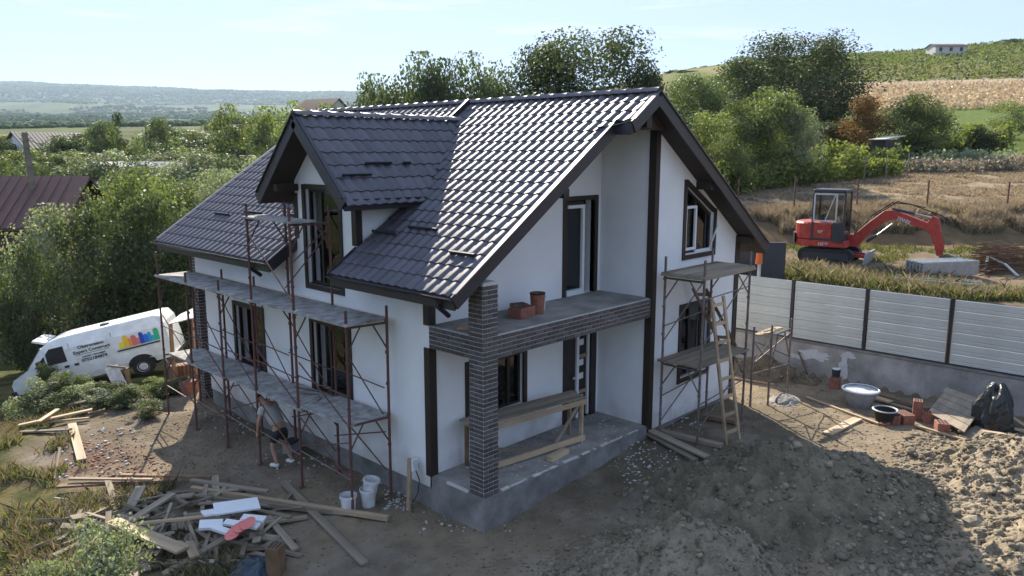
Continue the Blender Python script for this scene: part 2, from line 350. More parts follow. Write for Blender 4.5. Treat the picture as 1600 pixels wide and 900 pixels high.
# ------------------------------------------------------------------ ground sheet
def ground():
    th = np.concatenate([np.arange(-180, -44, 4.0), np.arange(-42, 42, .17), np.arange(44, 180, 4.0)])
    r = [2.0]
    while r[-1] < 11: r.append(r[-1] + .3)
    while r[-1] < 40: r.append(r[-1] + .11)
    while r[-1] < 9000: r.append(r[-1] * 1.022)
    r = np.array(r); nT, nR = len(th), len(r)
    T, RR = np.meshgrid(np.radians(th), r, indexing='ij')
    X = CAM.x + RR * (FW[0] * np.cos(T) + RT[0] * np.sin(T)); Y = CAM.y + RR * (FW[1] * np.cos(T) + RT[1] * np.sin(T))
    x, y = X.ravel(), Y.ravel(); Z = G(x, y)
    V = np.column_stack([x, y, Z]); idx = np.arange(nT * nR).reshape(nT, nR)
    nx = np.roll(idx, -1, axis=0)
    F = np.stack([idx[:, :-1], idx[:, 1:], nx[:, 1:], nx[:, :-1]], -1).reshape(-1, 4)
    c0 = len(V); V = np.vstack([V, [CAM.x, CAM.y, g1(CAM.x, CAM.y)]])
    # close the hub
    ff, rho, az = fwdpx(x, y); px = 800 + 1209.4 * np.tan(np.clip(az, -1.2, 1.2))
    def C(*c): return np.array(c)[None, :]
    dirt = C(.235, .185, .13); col = np.repeat(dirt, len(x), 0)
    n1 = fbm(x * .35, y * .35, 4, 1)[:, None]; n2 = fbm(x * 1.4, y * 1.4, 4, 2)[:, None]; n3 = fbm(x * .05, y * .05, 4, 8)[:, None]
    def mix(c, w):
        nonlocal col
        w = np.clip(w, 0, 1); w = w[:, None] if w.ndim == 1 else w; col = col * (1 - w) + np.asarray(c) * w
    mix(C(.14, .115, .085), sstep(-.15, .3, n1) * .8); mix(C(.13, .11, .08), (sstep(3.5, 1.5, np.hypot((x - 5.2) / 1.6, y + 1.2)) * .8))                     # random damp patches, then shade before the house front painted into the soil
    mix(C(.3, .26, .21), sstep(.1, .4, n2) * .35)
    grass = C(.075, .085, .03); weed = C(.16, .13, .06)
    left = sstep(-4.0, -5.0, x + n1[:, 0] * 1.2) * sstep(15, 12, y) + sstep(12.5, 14.5, y + n1[:, 0] * 2) * sstep(4, 1, x) + sstep(-2.8, -4.2, x + n1[:, 0] * 1.5) * sstep(11.2, 12.6, y)
    mix(grass * .8, np.clip(left, 0, 1)); mix(weed, np.clip(left, 0, 1) * sstep(-.05, .2, n2)[:, 0] * .7)
    mix(C(.15, .1, .08), sstep(.9, .3, np.hypot((x + 3.9) / 1.9, (y - 9.6) / 1.3) + n2[:, 0] * .6) * .7)   # brick-red rubble
    far_l = sstep(28, 36, ff) * sstep(1150, 1000, px)
    mix(C(.07, .085, .03) * (1 + n3 * .8) * 1.1, far_l)
    # terrace behind the fence
    rt = sstep(12.95, 13.1, x) * np.maximum(sstep(1000, 1080, px), sstep(30, 28, ff))
    mix(C(.2, .15, .1), rt); mix(C(.1, .11, .04), rt * sstep(17.5, 14.5, x + n1[:, 0] * 2) * (sstep(-.25, .05, n2)[:, 0]))
    rr = rt * sstep(30, 30.8, ff)
    mix(C(.2, .13, .075), rr); mix(C(.28, .22, .15), rr * sstep(33, 34, ff)); mix(C(.16, .12, .07), rr * sstep(.0, .35, n1)[:, 0] * .8)
    mix(C(.14, .15, .045), rr * sstep(56, 62, ff)); mix(C(.09, .12, .03), rr * sstep(-.1, .2, n3)[:, 0] * sstep(56, 64, ff))
    mix(C(.13, .17, .05), rr * sstep(92, 98, ff) * sstep(1380, 1460, px))
    edge = 152 + (1600 - px) * .05 + n3[:, 0] * 22
    mix(C(.4, .32, .22), rr * sstep(edge - 35, edge - 25, ff) * sstep(1150, 1250, px))
    v2 = edge + 40
    rows = .5 + .5 * np.sin(ff * 1.25 + n3[:, 0] * 4)
    mix(C(.16, .18, .05), rr * sstep(v2, v2 + 6, ff)); mix(C(.1, .13, .035), rr * sstep(v2, v2 + 6, ff) * rows * .8)
    mix(C(.27, .22, .11), rr * sstep(v2, v2 + 8, ff) * sstep(.08, .3, fbm(x * .03 + 9, y * .012, 3, 4)) * .8)
    # bare field and villages on the far side of the dip
    fl = sstep(185, 195, ff) * sstep(270, 240, ff) * sstep(200, 130, px)
    mix(C(.34, .25, .15), fl * sstep(-.12, .05, n3)[:, 0])
    fh = sstep(500, 800, ff) * sstep(1150, 1000, px)
    pat = fbm(x / 420, y / 420, 4, 21); mix(C(.04, .065, .028), fh); mix(C(.065, .095, .038), fh * sstep(.05, .16, pat)); mix(C(.03, .05, .02), fh * sstep(-.06, -.16, pat)); mix(C(.3, .25, .15), fh * sstep(.4, .5, fbm(x / 300, y / 500, 3, 33)) * sstep(2600, 1800, ff))
    mix(C(.03, .05, .02), fh * sstep(-.05, .12, fbm(x / 55, y / 55, 3, 61)) * .7)
    mix(C(.035, .06, .03), fh * sstep(3300, 3600, ff + pat * 1500) * .9)
    col = np.vstack([col, dirt])
    hub = np.stack([idx[:, 0], np.roll(idx[:, 0], -1), np.full(nT, c0)], -1)
    m = mat('ground_cover', (1.05, 1.05, 1.05), .95, .35, 1.8, .7, 12, attr=True, bdist=.05, col2=(.68, .68, .68), spec=.03)
    Fq = [tuple(f) for f in ()]
    o = np_mesh('ground', V, F, m, col, smooth=True); tag(o, kind='structure')
    return o
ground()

# clods of rubble stones: low lumps
def lumps(name, pts, sizes, m, cols=None, squash=.7, parent=None, seed=0):
    r = np.random.default_rng(seed)
    t = (1 + 5 ** .5) / 2
    ico = np.array([(-1,t,0),(1,t,0),(-1,-t,0),(1,-t,0),(0,-1,t),(0,1,t),(0,-1,-t),(0,1,-t),(t,0,-1),(t,0,1),(-t,0,-1),(-t,0,1)], float) / 1.9
    fi = np.array([(0,11,5),(0,5,1),(0,1,7),(0,7,10),(0,10,11),(1,5,9),(5,11,4),(11,10,2),(10,7,6),(7,1,8),(3,9,4),(3,4,2),(3,2,6),(3,6,8),(3,8,9),(4,9,5),(2,4,11),(6,2,10),(8,6,7),(9,8,1)])
    n = len(pts); pts = np.asarray(pts); sizes = np.asarray(sizes)
    sc = sizes[:, None] * r.uniform(.6, 1.3, (n, 3)); sc[:, 2] *= squash
    V = ico[None] * r.uniform(.55, 1.35, (n, 12, 1)) * sc[:, None, :]
    a = r.uniform(0, 6.28, n); ca, sa = np.cos(a)[:, None], np.sin(a)[:, None]
    V = np.stack([V[..., 0] * ca - V[..., 1] * sa, V[..., 0] * sa + V[..., 1] * ca, V[..., 2]], -1) + pts[:, None, :]
    F = (fi[None] + (np.arange(n) * 12)[:, None, None]).reshape(-1, 3)
    c = np.repeat((cols if cols is not None else r.uniform(.6, 1.3, (n, 1)) * np.ones((1, 3))), 12, 0)
    return np_mesh(name, V.reshape(-1, 3), F, m, c, parent=parent)

# ------------------------------------------------------------------ heaps of dug earth
def heap(name, label, cx, cy, ra, rb, ang, H, m, seed, bumps=(), nst=700, pw=1.15, rough=.16, sz=(.03, .10), bias=False):
    n = 170; u = np.linspace(-1.25, 1.25, n); A, B = np.meshgrid(u, u, indexing='ij')
    ca, sa = math.cos(ang), math.sin(ang)
    def hgt(A, B):
        x = cx + A * ra * ca - B * rb * sa; y = cy + A * ra * sa + B * rb * ca
        rr = np.hypot(A, B) * (1 + .13 * fbm(A * 2 + seed, B * 2, 3, seed)); h = H * np.clip(1 - rr ** 1.5, -.25, 1) ** 1 if pw == 0 else H * np.sign(1 - rr) * np.abs(1 - rr) ** pw
        for (ba, bb_, br, bh) in bumps: h = h + bh * np.exp(-((A - ba) ** 2 + (B - bb_) ** 2) / br ** 2)
        msk = sstep(1.15, .8, rr)
        h = h + msk * (fbm(x * 1.5, y * 1.5, 4, seed + 3) * rough * 1.3 + fbm(x * 6, y * 6, 3, seed + 5) * rough * .55)
        ridge = np.abs(fbm(x * 2.6, y * 2.6, 3, seed + 8)); h = h - msk * .10 * sstep(.12, 0, ridge)
        return x, y, G(x.ravel(), y.ravel()).reshape(x.shape) + h - .04
    X, Y, Z = hgt(A, B); V = np.stack([X, Y, Z], -1).reshape(-1, 3); idx = np.arange(n * n).reshape(n, n)
    F = np.stack([idx[:-1, :-1], idx[1:, :-1], idx[1:, 1:], idx[:-1, 1:]], -1).reshape(-1, 4)
    gz = G(V[:, 0], V[:, 1]); V[:, 2] = np.maximum(V[:, 2], gz - .5)
    o3 = np.array([cx, cy, g1(cx, cy)])
    o = np_mesh(name, V - o3, F, m, smooth=True, loc=tuple(o3)); tag(o, label, 'dirt heap')
    r = np.random.default_rng(seed); k = nst
    a = r.uniform(0, 6.28, k); q = np.sqrt(r.uniform(0, 1.25, k)); aa, bb2 = q * np.cos(a), q * np.sin(a)
    if bias: kp = r.uniform(0, 1, k) < .22 + .78 * sstep(.0, .6, aa + .25 * np.abs(bb2)); aa, bb2 = aa[kp], bb2[kp]; k = len(aa)
    x, y, z = hgt(aa, bb2); z = np.maximum(z, G(x, y)); s = sz[0] + (sz[1] - sz[0]) * r.power(.35, k) * r.uniform(.3, 1, k)
    st = lumps('clod', np.stack([x, y, z], -1) - o3, s, M['stone'], seed=seed, parent=o); st['kind'] = 'stuff'
    return o
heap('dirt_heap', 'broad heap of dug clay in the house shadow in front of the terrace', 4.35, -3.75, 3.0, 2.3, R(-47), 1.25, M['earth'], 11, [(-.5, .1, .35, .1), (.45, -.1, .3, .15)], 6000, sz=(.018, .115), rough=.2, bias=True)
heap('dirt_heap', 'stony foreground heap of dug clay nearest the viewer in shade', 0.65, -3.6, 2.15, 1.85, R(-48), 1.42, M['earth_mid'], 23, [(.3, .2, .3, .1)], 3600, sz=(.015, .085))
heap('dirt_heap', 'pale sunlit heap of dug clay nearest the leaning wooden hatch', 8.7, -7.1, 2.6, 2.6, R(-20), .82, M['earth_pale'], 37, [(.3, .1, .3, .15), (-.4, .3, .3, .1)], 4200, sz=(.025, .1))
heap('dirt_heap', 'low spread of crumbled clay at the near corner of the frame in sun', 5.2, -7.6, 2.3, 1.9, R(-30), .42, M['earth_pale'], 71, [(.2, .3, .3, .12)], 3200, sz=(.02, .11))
# ------------------------------------------------------------------ the house
HW, HL, RD, RX = 9.0, 11.1, 1.436, 5.137          # width, length, porch recess depth, recess width
XR, ZR, XE, ZE = 4.496, 7.245, -.665, 3.763       # ridge and eave of the main roof (tile surface)
SL = (ZR - ZE) / (XR - XE); TH = math.atan(SL); CT, ST = math.cos(TH), math.sin(TH)
Y0, Y1, YV, XJ = -.45, 11.78, -.03, 3.62
house = empty('house', (0, 0, 0), 'white rendered house under construction with dark steel tile roof and brick faced porch', 'house')
def roofz(x): return ZE + (x - XE) * SL if x < XR else ZE + (2 * XR - XE - x) * SL
def wall(name, axis, c, thick, u0, u1, zb, zt, holes=(), m=None, parent=None):
    """wall in the plane axis = c (outer face), going inwards by thick; zb, zt: functions of u; holes: (u0,u1,zlo(u),zhi(u))"""
    b = MB(); us = {u0, u1}
    for h in holes: us |= {h[0], h[1]}
    for k in getattr(zt, 'knots', ()):
        if u0 < k < u1: us.add(k)
    us = sorted(us)
    def P(u, z, d): return (c + d, u, z) if axis == 0 else (u, c + d, z)
    for a, e in zip(us[:-1], us[1:]):
        hs = [h for h in holes if h[0] <= a + 1e-6 and h[1] >= e - 1e-6]
        hs.sort(key=lambda h: h[2](a)); lo = zb
        for h in hs + [None]:
            hi = h[2] if h else zt
            q = [P(a, lo(a), 0), P(e, lo(e), 0), P(e, hi(e), 0), P(a, hi(a), 0)]
            if max(hi(a) - lo(a), hi(e) - lo(e)) > .005: b.prism(q, (thick, 0, 0) if axis == 0 else (0, thick, 0))
            if h: lo = h[3]
    return b.build(name, m or M['stucco'], parent or house)
K = lambda v: (lambda u: v)
def kf(f, *k): f.knots = k; return f
ZB = -.25
ywin = [(7.62, 8.95, .82, 2.3), (4.03, 5.38, .87, 2.42)]
# long eaves wall with the dormer front standing on it
def top_left(u):
    if 3.62 < u < 5.87: return 4.0
    return roofz(.0) - .18
wl = wall('wall', 0, 0, .3, RD, 10.6, K(ZB), K(4.0), [(a, b, K(c), K(d)) for a, b, c, d in ywin] + [(4.2, 5.45, K(3.25), K(4.0))])
DY, DH, DZ = 4.745, 1.62, 6.79                     # dormer ridge line y, half width at eaves, ridge height
dz = kf(lambda u: DZ - .17 - abs(u - DY), DY)
wall('dormer_wall', 0, .003, .25, 3.62, 5.87, K(4.0), dz, [(4.2, 5.45, K(4.0), K(5.3))])
for y in (3.62, 5.87 - .2):                        # cheeks of the dormer
    MB().prism([(.25, y, roofz(.25) - .1), (.25, y, 5.4), (1.75, y, 5.4), (1.75, y, roofz(1.75) - .1)], (0, .2, 0)).build('dormer_cheek', M['stucco'], house)
wall('beam_wall', 0, .002, .28, 10.6, 11.1, K(2.6), K(4.0))
wall('rear_panel', 1, 10.62, .1, .3, 1.6, K(ZB), K(2.6), m=M['tan'])
wall('rear_panel', 0, .55, .1, 10.72, 12.0, K(ZB), K(3.6), m=M['tan'])
wall('rear_wall', 1, 10.95, .2, .3, HW, K(-.9), kf(lambda u: roofz(u) - .2, XR))
# recessed porch wall, return wall, gable wall of the projecting block, far side wall
wall('porch_wall', 1, RD, .25, .3, RX, K(.0), kf(lambda u: roofz(u) - .2, XR), [(1.0, 2.55, K(.82), K(1.94)), (3.92, 5.0, K(.0), K(2.0)), (3.9, 4.9, K(2.92), K(5.03))])
wall('return_wall', 0, RX, .25, .25, RD + .25, K(-.2), K(roofz(RX) - .2))
trap_t = lambda u: 5.36 - (u - 6.42) * .56
wall('gable_wall', 1, 0, .25, RX, HW, K(-.12), lambda u: roofz(u) - .2, [(6.4, 7.62, K(.82), K(2.5)), (6.42, 7.68, K(3.75), trap_t)])
wall('side_wall', 0, HW - .25, .25, .25, 10.95, K(-.4), K(roofz(HW) - .2))
MB().bb(.3, HW - .25, RD + .25, 10.9, 2.55, 2.75).build('upper_floor', M['slab'], house)
MB().bb(.3, HW - .25, RD + .25, 10.9, -.1, .02).build('ground_floor', M['slab'], house)
MB().bb(3.4, 3.52, RD + .25, 10.9, .02, 2.55).bb(3.4, 3.52, RD + .25, 10.9, 2.75, 6.0).bb(3.52, HW - .25, 5.9, 6.0, .02, 2.55).build('inner_wall', M['stucco_shed'], house)
# plinth
pb = MB().bb(.03, .3, RD, 10.62, -1.3, ZB)
pb.build('plinth', M['plinth'], house)
MB().bb(RX + .0, HW - .03, .03, .3, -.9, -.12).build('plinth', M['plinth'], house)
# terrace slab
MB().bb(.0, RX, .0, RD + .05, -1.3, -.012).build('terrace_base', M['plinth'], house, bevel=.012)
r_ = random.Random(5)
tb = MB(); tb.bb(.03, RX, .03, RD, -.012, .0); tb.build('terrace_screed', M['slab'], house)
lm = MB()
x = .45
while x < 4.7:
    l = r_.uniform(.05, .3)
    if r_.random() < .8: lm.box((x + l / 2, r_.uniform(.004, .02), .002), (l, r_.uniform(.02, .07), r_.uniform(.012, .03)), Euler((r_.uniform(-.2, .2), r_.uniform(-.02, .02), r_.uniform(-.12, .12))).to_matrix())
    x += l * r_.uniform(.6, 1.2) + (r_.uniform(.1, .4) if r_.random() < .15 else 0)
for _ in range(60): lm.box((r_.uniform(.4, 5.0), r_.uniform(.03, 1.35), .004), (r_.uniform(.02, .06), r_.uniform(.015, .04), .01), Euler((0, 0, r_.uniform(0, 3))).to_matrix())
lm.bb(-.008, .04, .42, 1.0, -.03, .012)
l_ = lm.build('mortar_smear', M['stucco_shed'], house); l_['kind'] = 'stuff'
# balcony slab, brick facing
MB().bb(.015, RX, .015, RD, 2.5, 2.915).build('balcony_slab', M['mortar'], house)
MB().bb(.06, RX - .0, .06, RD, 2.915, 2.93).build('balcony_screed', M['slab'], house)
MB().bb(.012, .36, .012, .36, .0, 2.5).bb(.012, .36, .012, .36, 2.915, 3.88).build('brick_column', M['mortar'], house)
colm = house.children[-1]
bx = {}
def slip(L, axis):
    k = (round(L, 3), axis)
    if k not in bx:
        b = MB(); s = (L, .02, .067) if axis == 0 else (.02, L, .067)
        b.box((0, 0, 0), s); o = b.build('brick', M['brick'], None, bevel=.004); bx[k] = o.data; bpy.data.objects.remove(o)
    return bx[k]
def bricks(parent, axis, face, u0, u1, z0, z1, bl=.245, j=.017, course=.0833, sign=-1, end_inset=0):
    n = round((z1 - z0) / course); c = (z1 - z0) / n
    for i in range(n):
        z = z0 + (i + .5) * c; u = u0 - (bl / 2 if i % 2 else 0)
        while u < u1 - .02:
            a, e = max(u, u0), min(u + bl, u1)
            if e - a > .03:
                L = e - a - j; q = (a + e) / 2
                loc = (q, face + r_.uniform(-.0015, .0015), z) if axis == 0 else (face + r_.uniform(-.0015, .0015), q, z)
                link_mesh('brick', slip(L, axis), parent, loc)
            u += bl
bricks(colm, 0, .005, -.004, .372, .0, 2.5); bricks(colm, 1, .005, .017, .372, .0, 2.5)
bricks(colm, 0, .005, -.004, .372, 2.915, 3.83); bricks(colm, 1, .005, .017, .372, 2.915, 3.83)
bs = [c for c in house.children if c.name.startswith('balcony_slab')][0]
bricks(bs, 0, .005, -.004, RX - .0, 2.5, 2.915); bricks(bs, 1, .005, .017, RD, 2.5, 2.915)
MB().bb(.02, .38, 11.1, 11.45, -1.2, 3.72).build('brick_column', M['mortar'], house)
bricks(house.children[-1], 1, .012, 11.1, 11.45, -1.0, 3.7, bl=.35); bricks(house.children[-1], 0, 11.092, .02, .38, -1.0, 3.7, bl=.36)
# dark corner posts
def post(x0, x1, y0, y1, z0, z1): MB().bb(x0, x1, y0, y1, z0, z1).build('corner_post', M['trim'], house, bevel=.006)
post(-.03, .15, RD - .03, RD + .13, -.02, 2.5); post(-.03, .15, RD - .03, RD + .13, 2.93, 3.97)
post(RX - .03, RX + .13, -.035, .15, -.14, roofz(RX) - .22); post(HW - .17, HW + .03, -.03, .12, -.14, roofz(HW) - .18)
post(-.03, .13, 3.585, 3.74, 4.22, 5.2); post(-.03, .11, 5.76, 5.9, 4.22, 5.2)

# ---- windows
def window(axis, c, u0, u1, z0, z1, sgn=1, split=(), trim=.11, sill=True, inner='frame', open_leaf=None, name='window', ztop=None, glass=True):
    """framed window in a wall whose outer face is at c (inwards is +sgn)"""
    zt = ztop or (lambda u: z1)
    def P(u, z, d): return (c + d * sgn, u, z) if axis == 0 else (u, c + d * sgn, z)
    def bar(b, ua, za, ub, zb_, w, d0, d1):
        p, q = Vector(P(ua, za, (d0 + d1) / 2)), Vector(P(ub, zb_, (d0 + d1) / 2)); nrm = (1, 0, 0) if axis == 0 else (0, 1, 0)
        b.beam(p, q, w, abs(d1 - d0), nrm)
    t = trim; b = MB()                                      # outside trim, proud of the render
    zt0, zt1 = zt(u0), zt(u1)
    bar(b, u0 - t / 2, z0 - t, u0 - t / 2, zt0 + t, t, -.03, .02); bar(b, u1 + t / 2, z0 - t, u1 + t / 2, zt1 + t * .9, t, -.03, .02)
    bar(b, u0, z0 - t / 2, u1, z0 - t / 2, t - .004, -.028, .018); bar(b, u0, zt0 + t / 2, u1, zt1 + t / 2, t - .004, -.028, .018)
    w = b.build(name, M['trim'], house)
    f = MB(); s = .06; m = M[inner]
    bar(f, u0 + s / 2, z0, u0 + s / 2, zt0, s, .08, .15); bar(f, u1 - s / 2, z0, u1 - s / 2, zt1, s, .08, .15)
    bar(f, u0 + s, z0 + s / 2, u1 - s, z0 + s / 2, s, .082, .148); bar(f, u0 + s, zt0 - s / 2, u1 - s, zt1 - s / 2, s, .082, .148)
    for q in split: bar(f, q, z0 + s, q, zt(q) - s, .07, .084, .146)
    f.build('frame', m, w)
    if sill: MB().add(*_boxp(P, u0 + .002, u1 - .002, z0 - .0, z0 + .02, .0, .08)).build('sill', M['white'] if sill == 'w' else M['trim'], w)
    if glass:
        us = [u0 + s] + list(split) + [u1 - s]
        for k, (a, e) in enumerate(zip(us[:-1], us[1:])):
            if open_leaf == k: continue
            q = [P(a, z0 + s, .115), P(e, z0 + s, .115), P(e, zt(e) - s, .115), P(a, zt(a) - s, .115)]
            MB().prism(q, (.006, 0, 0) if axis == 0 else (0, .006, 0)).build('pane', M['glass'], w)
    return w
def _boxp(P, a, e, z0, z1, d0, d1):
    vs = [P(u, z, d) for u in (a, e) for z in (z0, z1) for d in (d0, d1)]
    return vs, [(0, 1, 3, 2), (4, 6, 7, 5), (0, 4, 5, 1), (2, 3, 7, 6), (0, 2, 6, 4), (1, 5, 7, 3)]
w1_ = window(0, 0, 7.62, 8.95, .82, 2.3, split=(8.25,), open_leaf=1)
w2_ = window(0, 0, 4.03, 5.38, .87, 2.42, split=(4.85,), open_leaf=1)
w3_ = window(0, .003, 4.2, 5.45, 3.25, 5.3, split=(5.0,), open_leaf=1)
window(1, RD, 1.0, 2.55, .82, 1.94, split=(2.2,), sill='w')
window(1, 0, 6.4, 7.62, .82, 2.5, split=(6.9,), inner='frame', sill='w')
wt = window(1, 0, 6.42, 7.68, 3.75, 4.65, split=(6.98,), ztop=trap_t, sill='w')
# white sash of the trapezium window, white strip beside the lower one
def rect_frame(b, u0, u1, z0, z1, y, s=.06, d=.05):
    for (a, c, e, f) in ((u0, z0, u0, z1), (u1, z0, u1, z1)): b.beam((a, y, c), (e, y, f), s, d, (0, 1, 0))
    for z in (z0 + s / 2, z1 - s / 2): b.beam((u0 + s / 2, y, z), (u1 - s / 2, y, z), s, d - .004, (0, 1, 0))
rect_frame_b = MB(); rect_frame(rect_frame_b, 6.5, 6.93, 3.84, 4.86, .05); rect_frame_b.build('sash', M['white'], wt)
MB().beam((6.95, .05, 3.8), (7.6, .05, 3.8), .05, .05, (0, 1, 0)).beam((7.5, -.02, 3.82), (7.36, -.3, 4.4), .03, .03).build('handle_strip', M['white'], wt)
# entrance door with protective strips, half open leaf
dr = MB(); dr.bb(3.86, 4.0, RD - .03, RD + .14, .0, 2.06).bb(4.86, 5.04, RD - .03, RD + .14, .0, 2.06).bb(4.0, 4.86, RD - .028, RD + .14, 1.96, 2.06).build('door', M['frame'], house)
door = house.children[-1]
MB().bb(4.0, 4.36, RD + .05, RD + .1, .02, 1.96).build('leaf', M['frame'], door)
MB().bb(4.44, 4.86, RD + .08, RD + .12, .02, 1.96).build('leaf', M['frame'], door)
MB().bb(4.36, 4.44, RD + .0, RD + .06, .02, 1.96).bb(4.78, 4.84, RD + .02, RD + .07, .02, 1.96).build('protective_strip', M['white'], door)
for z in (.45, .98, 1.3, 1.78): MB().bb(4.52, 4.68, RD + .066, RD + .08, z - .07, z + .07).build('sticker', M['white'], door)
for z in (.62, 1.46): MB().bb(4.44, 4.78, RD + .03, RD + .06, z - .045, z + .045).build('batten', M['wood'], door)
MB().bb(4.3, 4.33, RD - .01, RD + .05, 1.0, 1.02).bb(4.2, 4.33, RD - .03, RD - .01, .99, 1.03).build('handle', M['silver'], door)
# balcony door
bd = MB(); bd.bb(3.8, 3.9, RD - .03, RD + .1, 2.93, 5.13).bb(4.9, 5.02, RD - .03, RD + .1, 2.93, 5.13).bb(3.9, 4.9, RD - .028, RD + .1, 5.03, 5.13).build('balcony_door', M['trim'], house)
bdr = house.children[-1]
f = MB(); f.bb(3.95, 4.03, RD + .05, RD + .12, 2.98, 5.0).bb(4.03, 4.6, RD + .05, RD + .12, 4.93, 5.0).build('frame', M['frame'], bdr)
MB().bb(4.52, 4.6, RD + .02, RD + .09, 3.0, 4.93).bb(4.02, 4.52, RD + .02, RD + .09, 4.86, 4.93).build('sash', M['white'], bdr)
MB().bb(4.03, 4.52, RD + .08, RD + .085, 3.05, 4.86).build('pane', M['glass'], bdr)
MB().bb(3.95, 4.55, RD - .02, RD + .1, 2.935, 3.05).build('threshold', M['white'], bdr)

# ---- roof structure
roof = MB(); tt = .17
def slabp(x0, x1, y0, y1, drop=.05, t=.16):
    z0, z1 = roofz(x0) - drop, roofz(x1) - drop
    roof.prism([(x0, y0, z0), (x1, y0, z1), (x1, y0, z1 - t / CT), (x0, y0, z0 - t / CT)], (0, y1 - y0, 0))
slabp(XJ, XR, Y0, YV); slabp(XE, XR, YV, 3.55); slabp(1.6, XR, 3.55, 5.9); slabp(XE, XR, 5.9, Y1)
slabp(.0, 1.6, 3.55, 3.63); slabp(.0, 1.6, 5.86, 5.9)
slabp(XR, 2 * XR - XE, Y0, Y1)
rf = roof.build('roof', M['soffit'], house)
# dormer roof structure
db = MB(); DX = -.6
def dzf(u): return DZ - abs(u - DY)
XD = XE + (DZ - ZE) / SL
for s_ in (-1, 1):
    y_e = DY + s_ * DH; ze = DZ - DH
    xe = XE + (ze - ZE) / SL
    db.add([(DX, DY, DZ - .04), (XD, DY, DZ - .04), (xe, y_e, ze - .04), (DX, y_e, ze - .04), (DX, DY, DZ - .2), (XD, DY, DZ - .2), (xe, y_e, ze - .2), (DX, y_e, ze - .2)],
           [(0, 1, 2, 3), (7, 6, 5, 4), (0, 3, 7, 4), (1, 5, 6, 2), (3, 2, 6, 7), (0, 4, 5, 1)])
drf = db.build('dormer_roof', M['soffit'], house)
# fascia and verge boards
def strip(p0, p1, w, h, name='verge_board', m='trim2', parent=rf, up=(0, 0, 1)): return MB().beam(p0, p1, w, h, up).build(name, M[m], parent)
def rp(x, y, d=0): return Vector((x, y, roofz(x) + d))
hv = .26
strip(rp(XJ, Y0 - .012, -.1), rp(XR, Y0 - .012, -.1), .03, hv); strip(rp(XR, Y0 - .012, -.1), rp(2 * XR - XE + .02, Y0 - .012, -.1), .034, hv + .02)
strip(rp(XE - .03, YV - .012, -.1), rp(XJ + .05, YV - .012, -.1), .03, hv)
strip(rp(XJ - .012, YV, -.12), rp(XJ - .012, Y0, -.12), .03, .22)
strip(rp(XE - .02, Y1 + .012, -.09), rp(XR, Y1 + .012, -.09), .03, .2); strip(rp(XR, Y1 + .012, -.09), rp(2 * XR - XE, Y1 + .012, -.09), .03, .2)
strip(rp(XE - .02, 5.89, -.1), rp(.0, 5.89, -.1), .04, .26); strip(rp(XE - .02, 3.56, -.1), rp(.0, 3.56, -.1), .04, .26)
# bright steel cover along the verges
strip(rp(XJ, Y0 - .0, .045), rp(XR, Y0 - .0, .045), .1, .02, 'verge_cover', 'ridge'); strip(rp(XE - .02, YV, .045), rp(XJ - .1, YV, .045), .1, .02, 'verge_cover', 'ridge')
strip(rp(XE, Y1, .045), rp(XR, Y1, .045), .1, .02, 'verge_cover', 'ridge'); strip(rp(XE - .02, 5.9, .04), rp(.0, 5.9, .04), .09, .02, 'verge_cover', 'ridge')
strip(rp(XR, Y0, .04), rp(2 * XR - XE, Y0, .04), .12, .02, 'verge_cover', 'ridge')
# torn flashing where the verge steps
MB().beam((3.25, .32, roofz(3.3) + .1), (3.55, -.1, roofz(3.5) + .03), .09, .02).beam((3.55, -.1, roofz(3.5) + .03), (3.72, -.5, roofz(3.7) + .0), .09, .02).build('flashing', M['ridge'], rf)
for a, b_ in ((YV, 3.55), (5.9, Y1)):
    strip((XE - .0, a, ZE - .15), (XE - .0, b_, ZE - .15), .03, .2, 'fascia')
    g = MB(); n = 8; prof = [(.06 * math.cos(math.pi + math.pi * i / n), .06 * math.sin(math.pi + math.pi * i / n)) for i in range(n + 1)]
    vs = []; fs = []
    for y in (a, b_):
        for (px_, pz) in prof: vs.append((XE - .085 + px_, y, ZE - .04 + pz))
        for (px_, pz) in prof[::-1]: vs.append((XE - .085 + px_ * .93, y, ZE - .04 + pz * .93))
    k = 2 * (n + 1); fs = [(i, (i + 1) % k, k + (i + 1) % k, k + i) for i in range(k)] + [tuple(range(k)), tuple(range(2 * k - 1, k - 1, -1))]
    g.add(vs, fs).build('gutter', M['gutter'], rf)
    yy = a + .35 if a < 1 else a + .75
    MB().path([(XE - .085, yy, ZE - .1), (XE - .085, yy, ZE - .2), (XE + .1, yy + .02, ZE - .34), (XE + .2, yy + .03, ZE - .42)], .045, 8).build('downpipe', M['gutter'], rf)
for s_ in (-1, 1):
    y_e = DY + s_ * DH; ze = DZ - DH
    strip((DX - .015, DY, DZ - .1), (DX - .015, y_e, ze - .1), .03, .26, parent=drf)
    strip((DX, y_e, ze - .1), (XE + (ze - ZE) / SL - .05, y_e, ze - .1), .035, .17, 'fascia', parent=drf)
    strip((DX, DY, DZ + .05), (DX, y_e, ze + .05), .13, .02, 'verge_cover', 'trim2', drf)
    strip((DX, y_e - .02 * s_, ze - .0), (XE + (ze - ZE) / SL - .05, y_e + .03 * s_, ze - .02), .1, .05, 'gutter', 'gutter', drf)
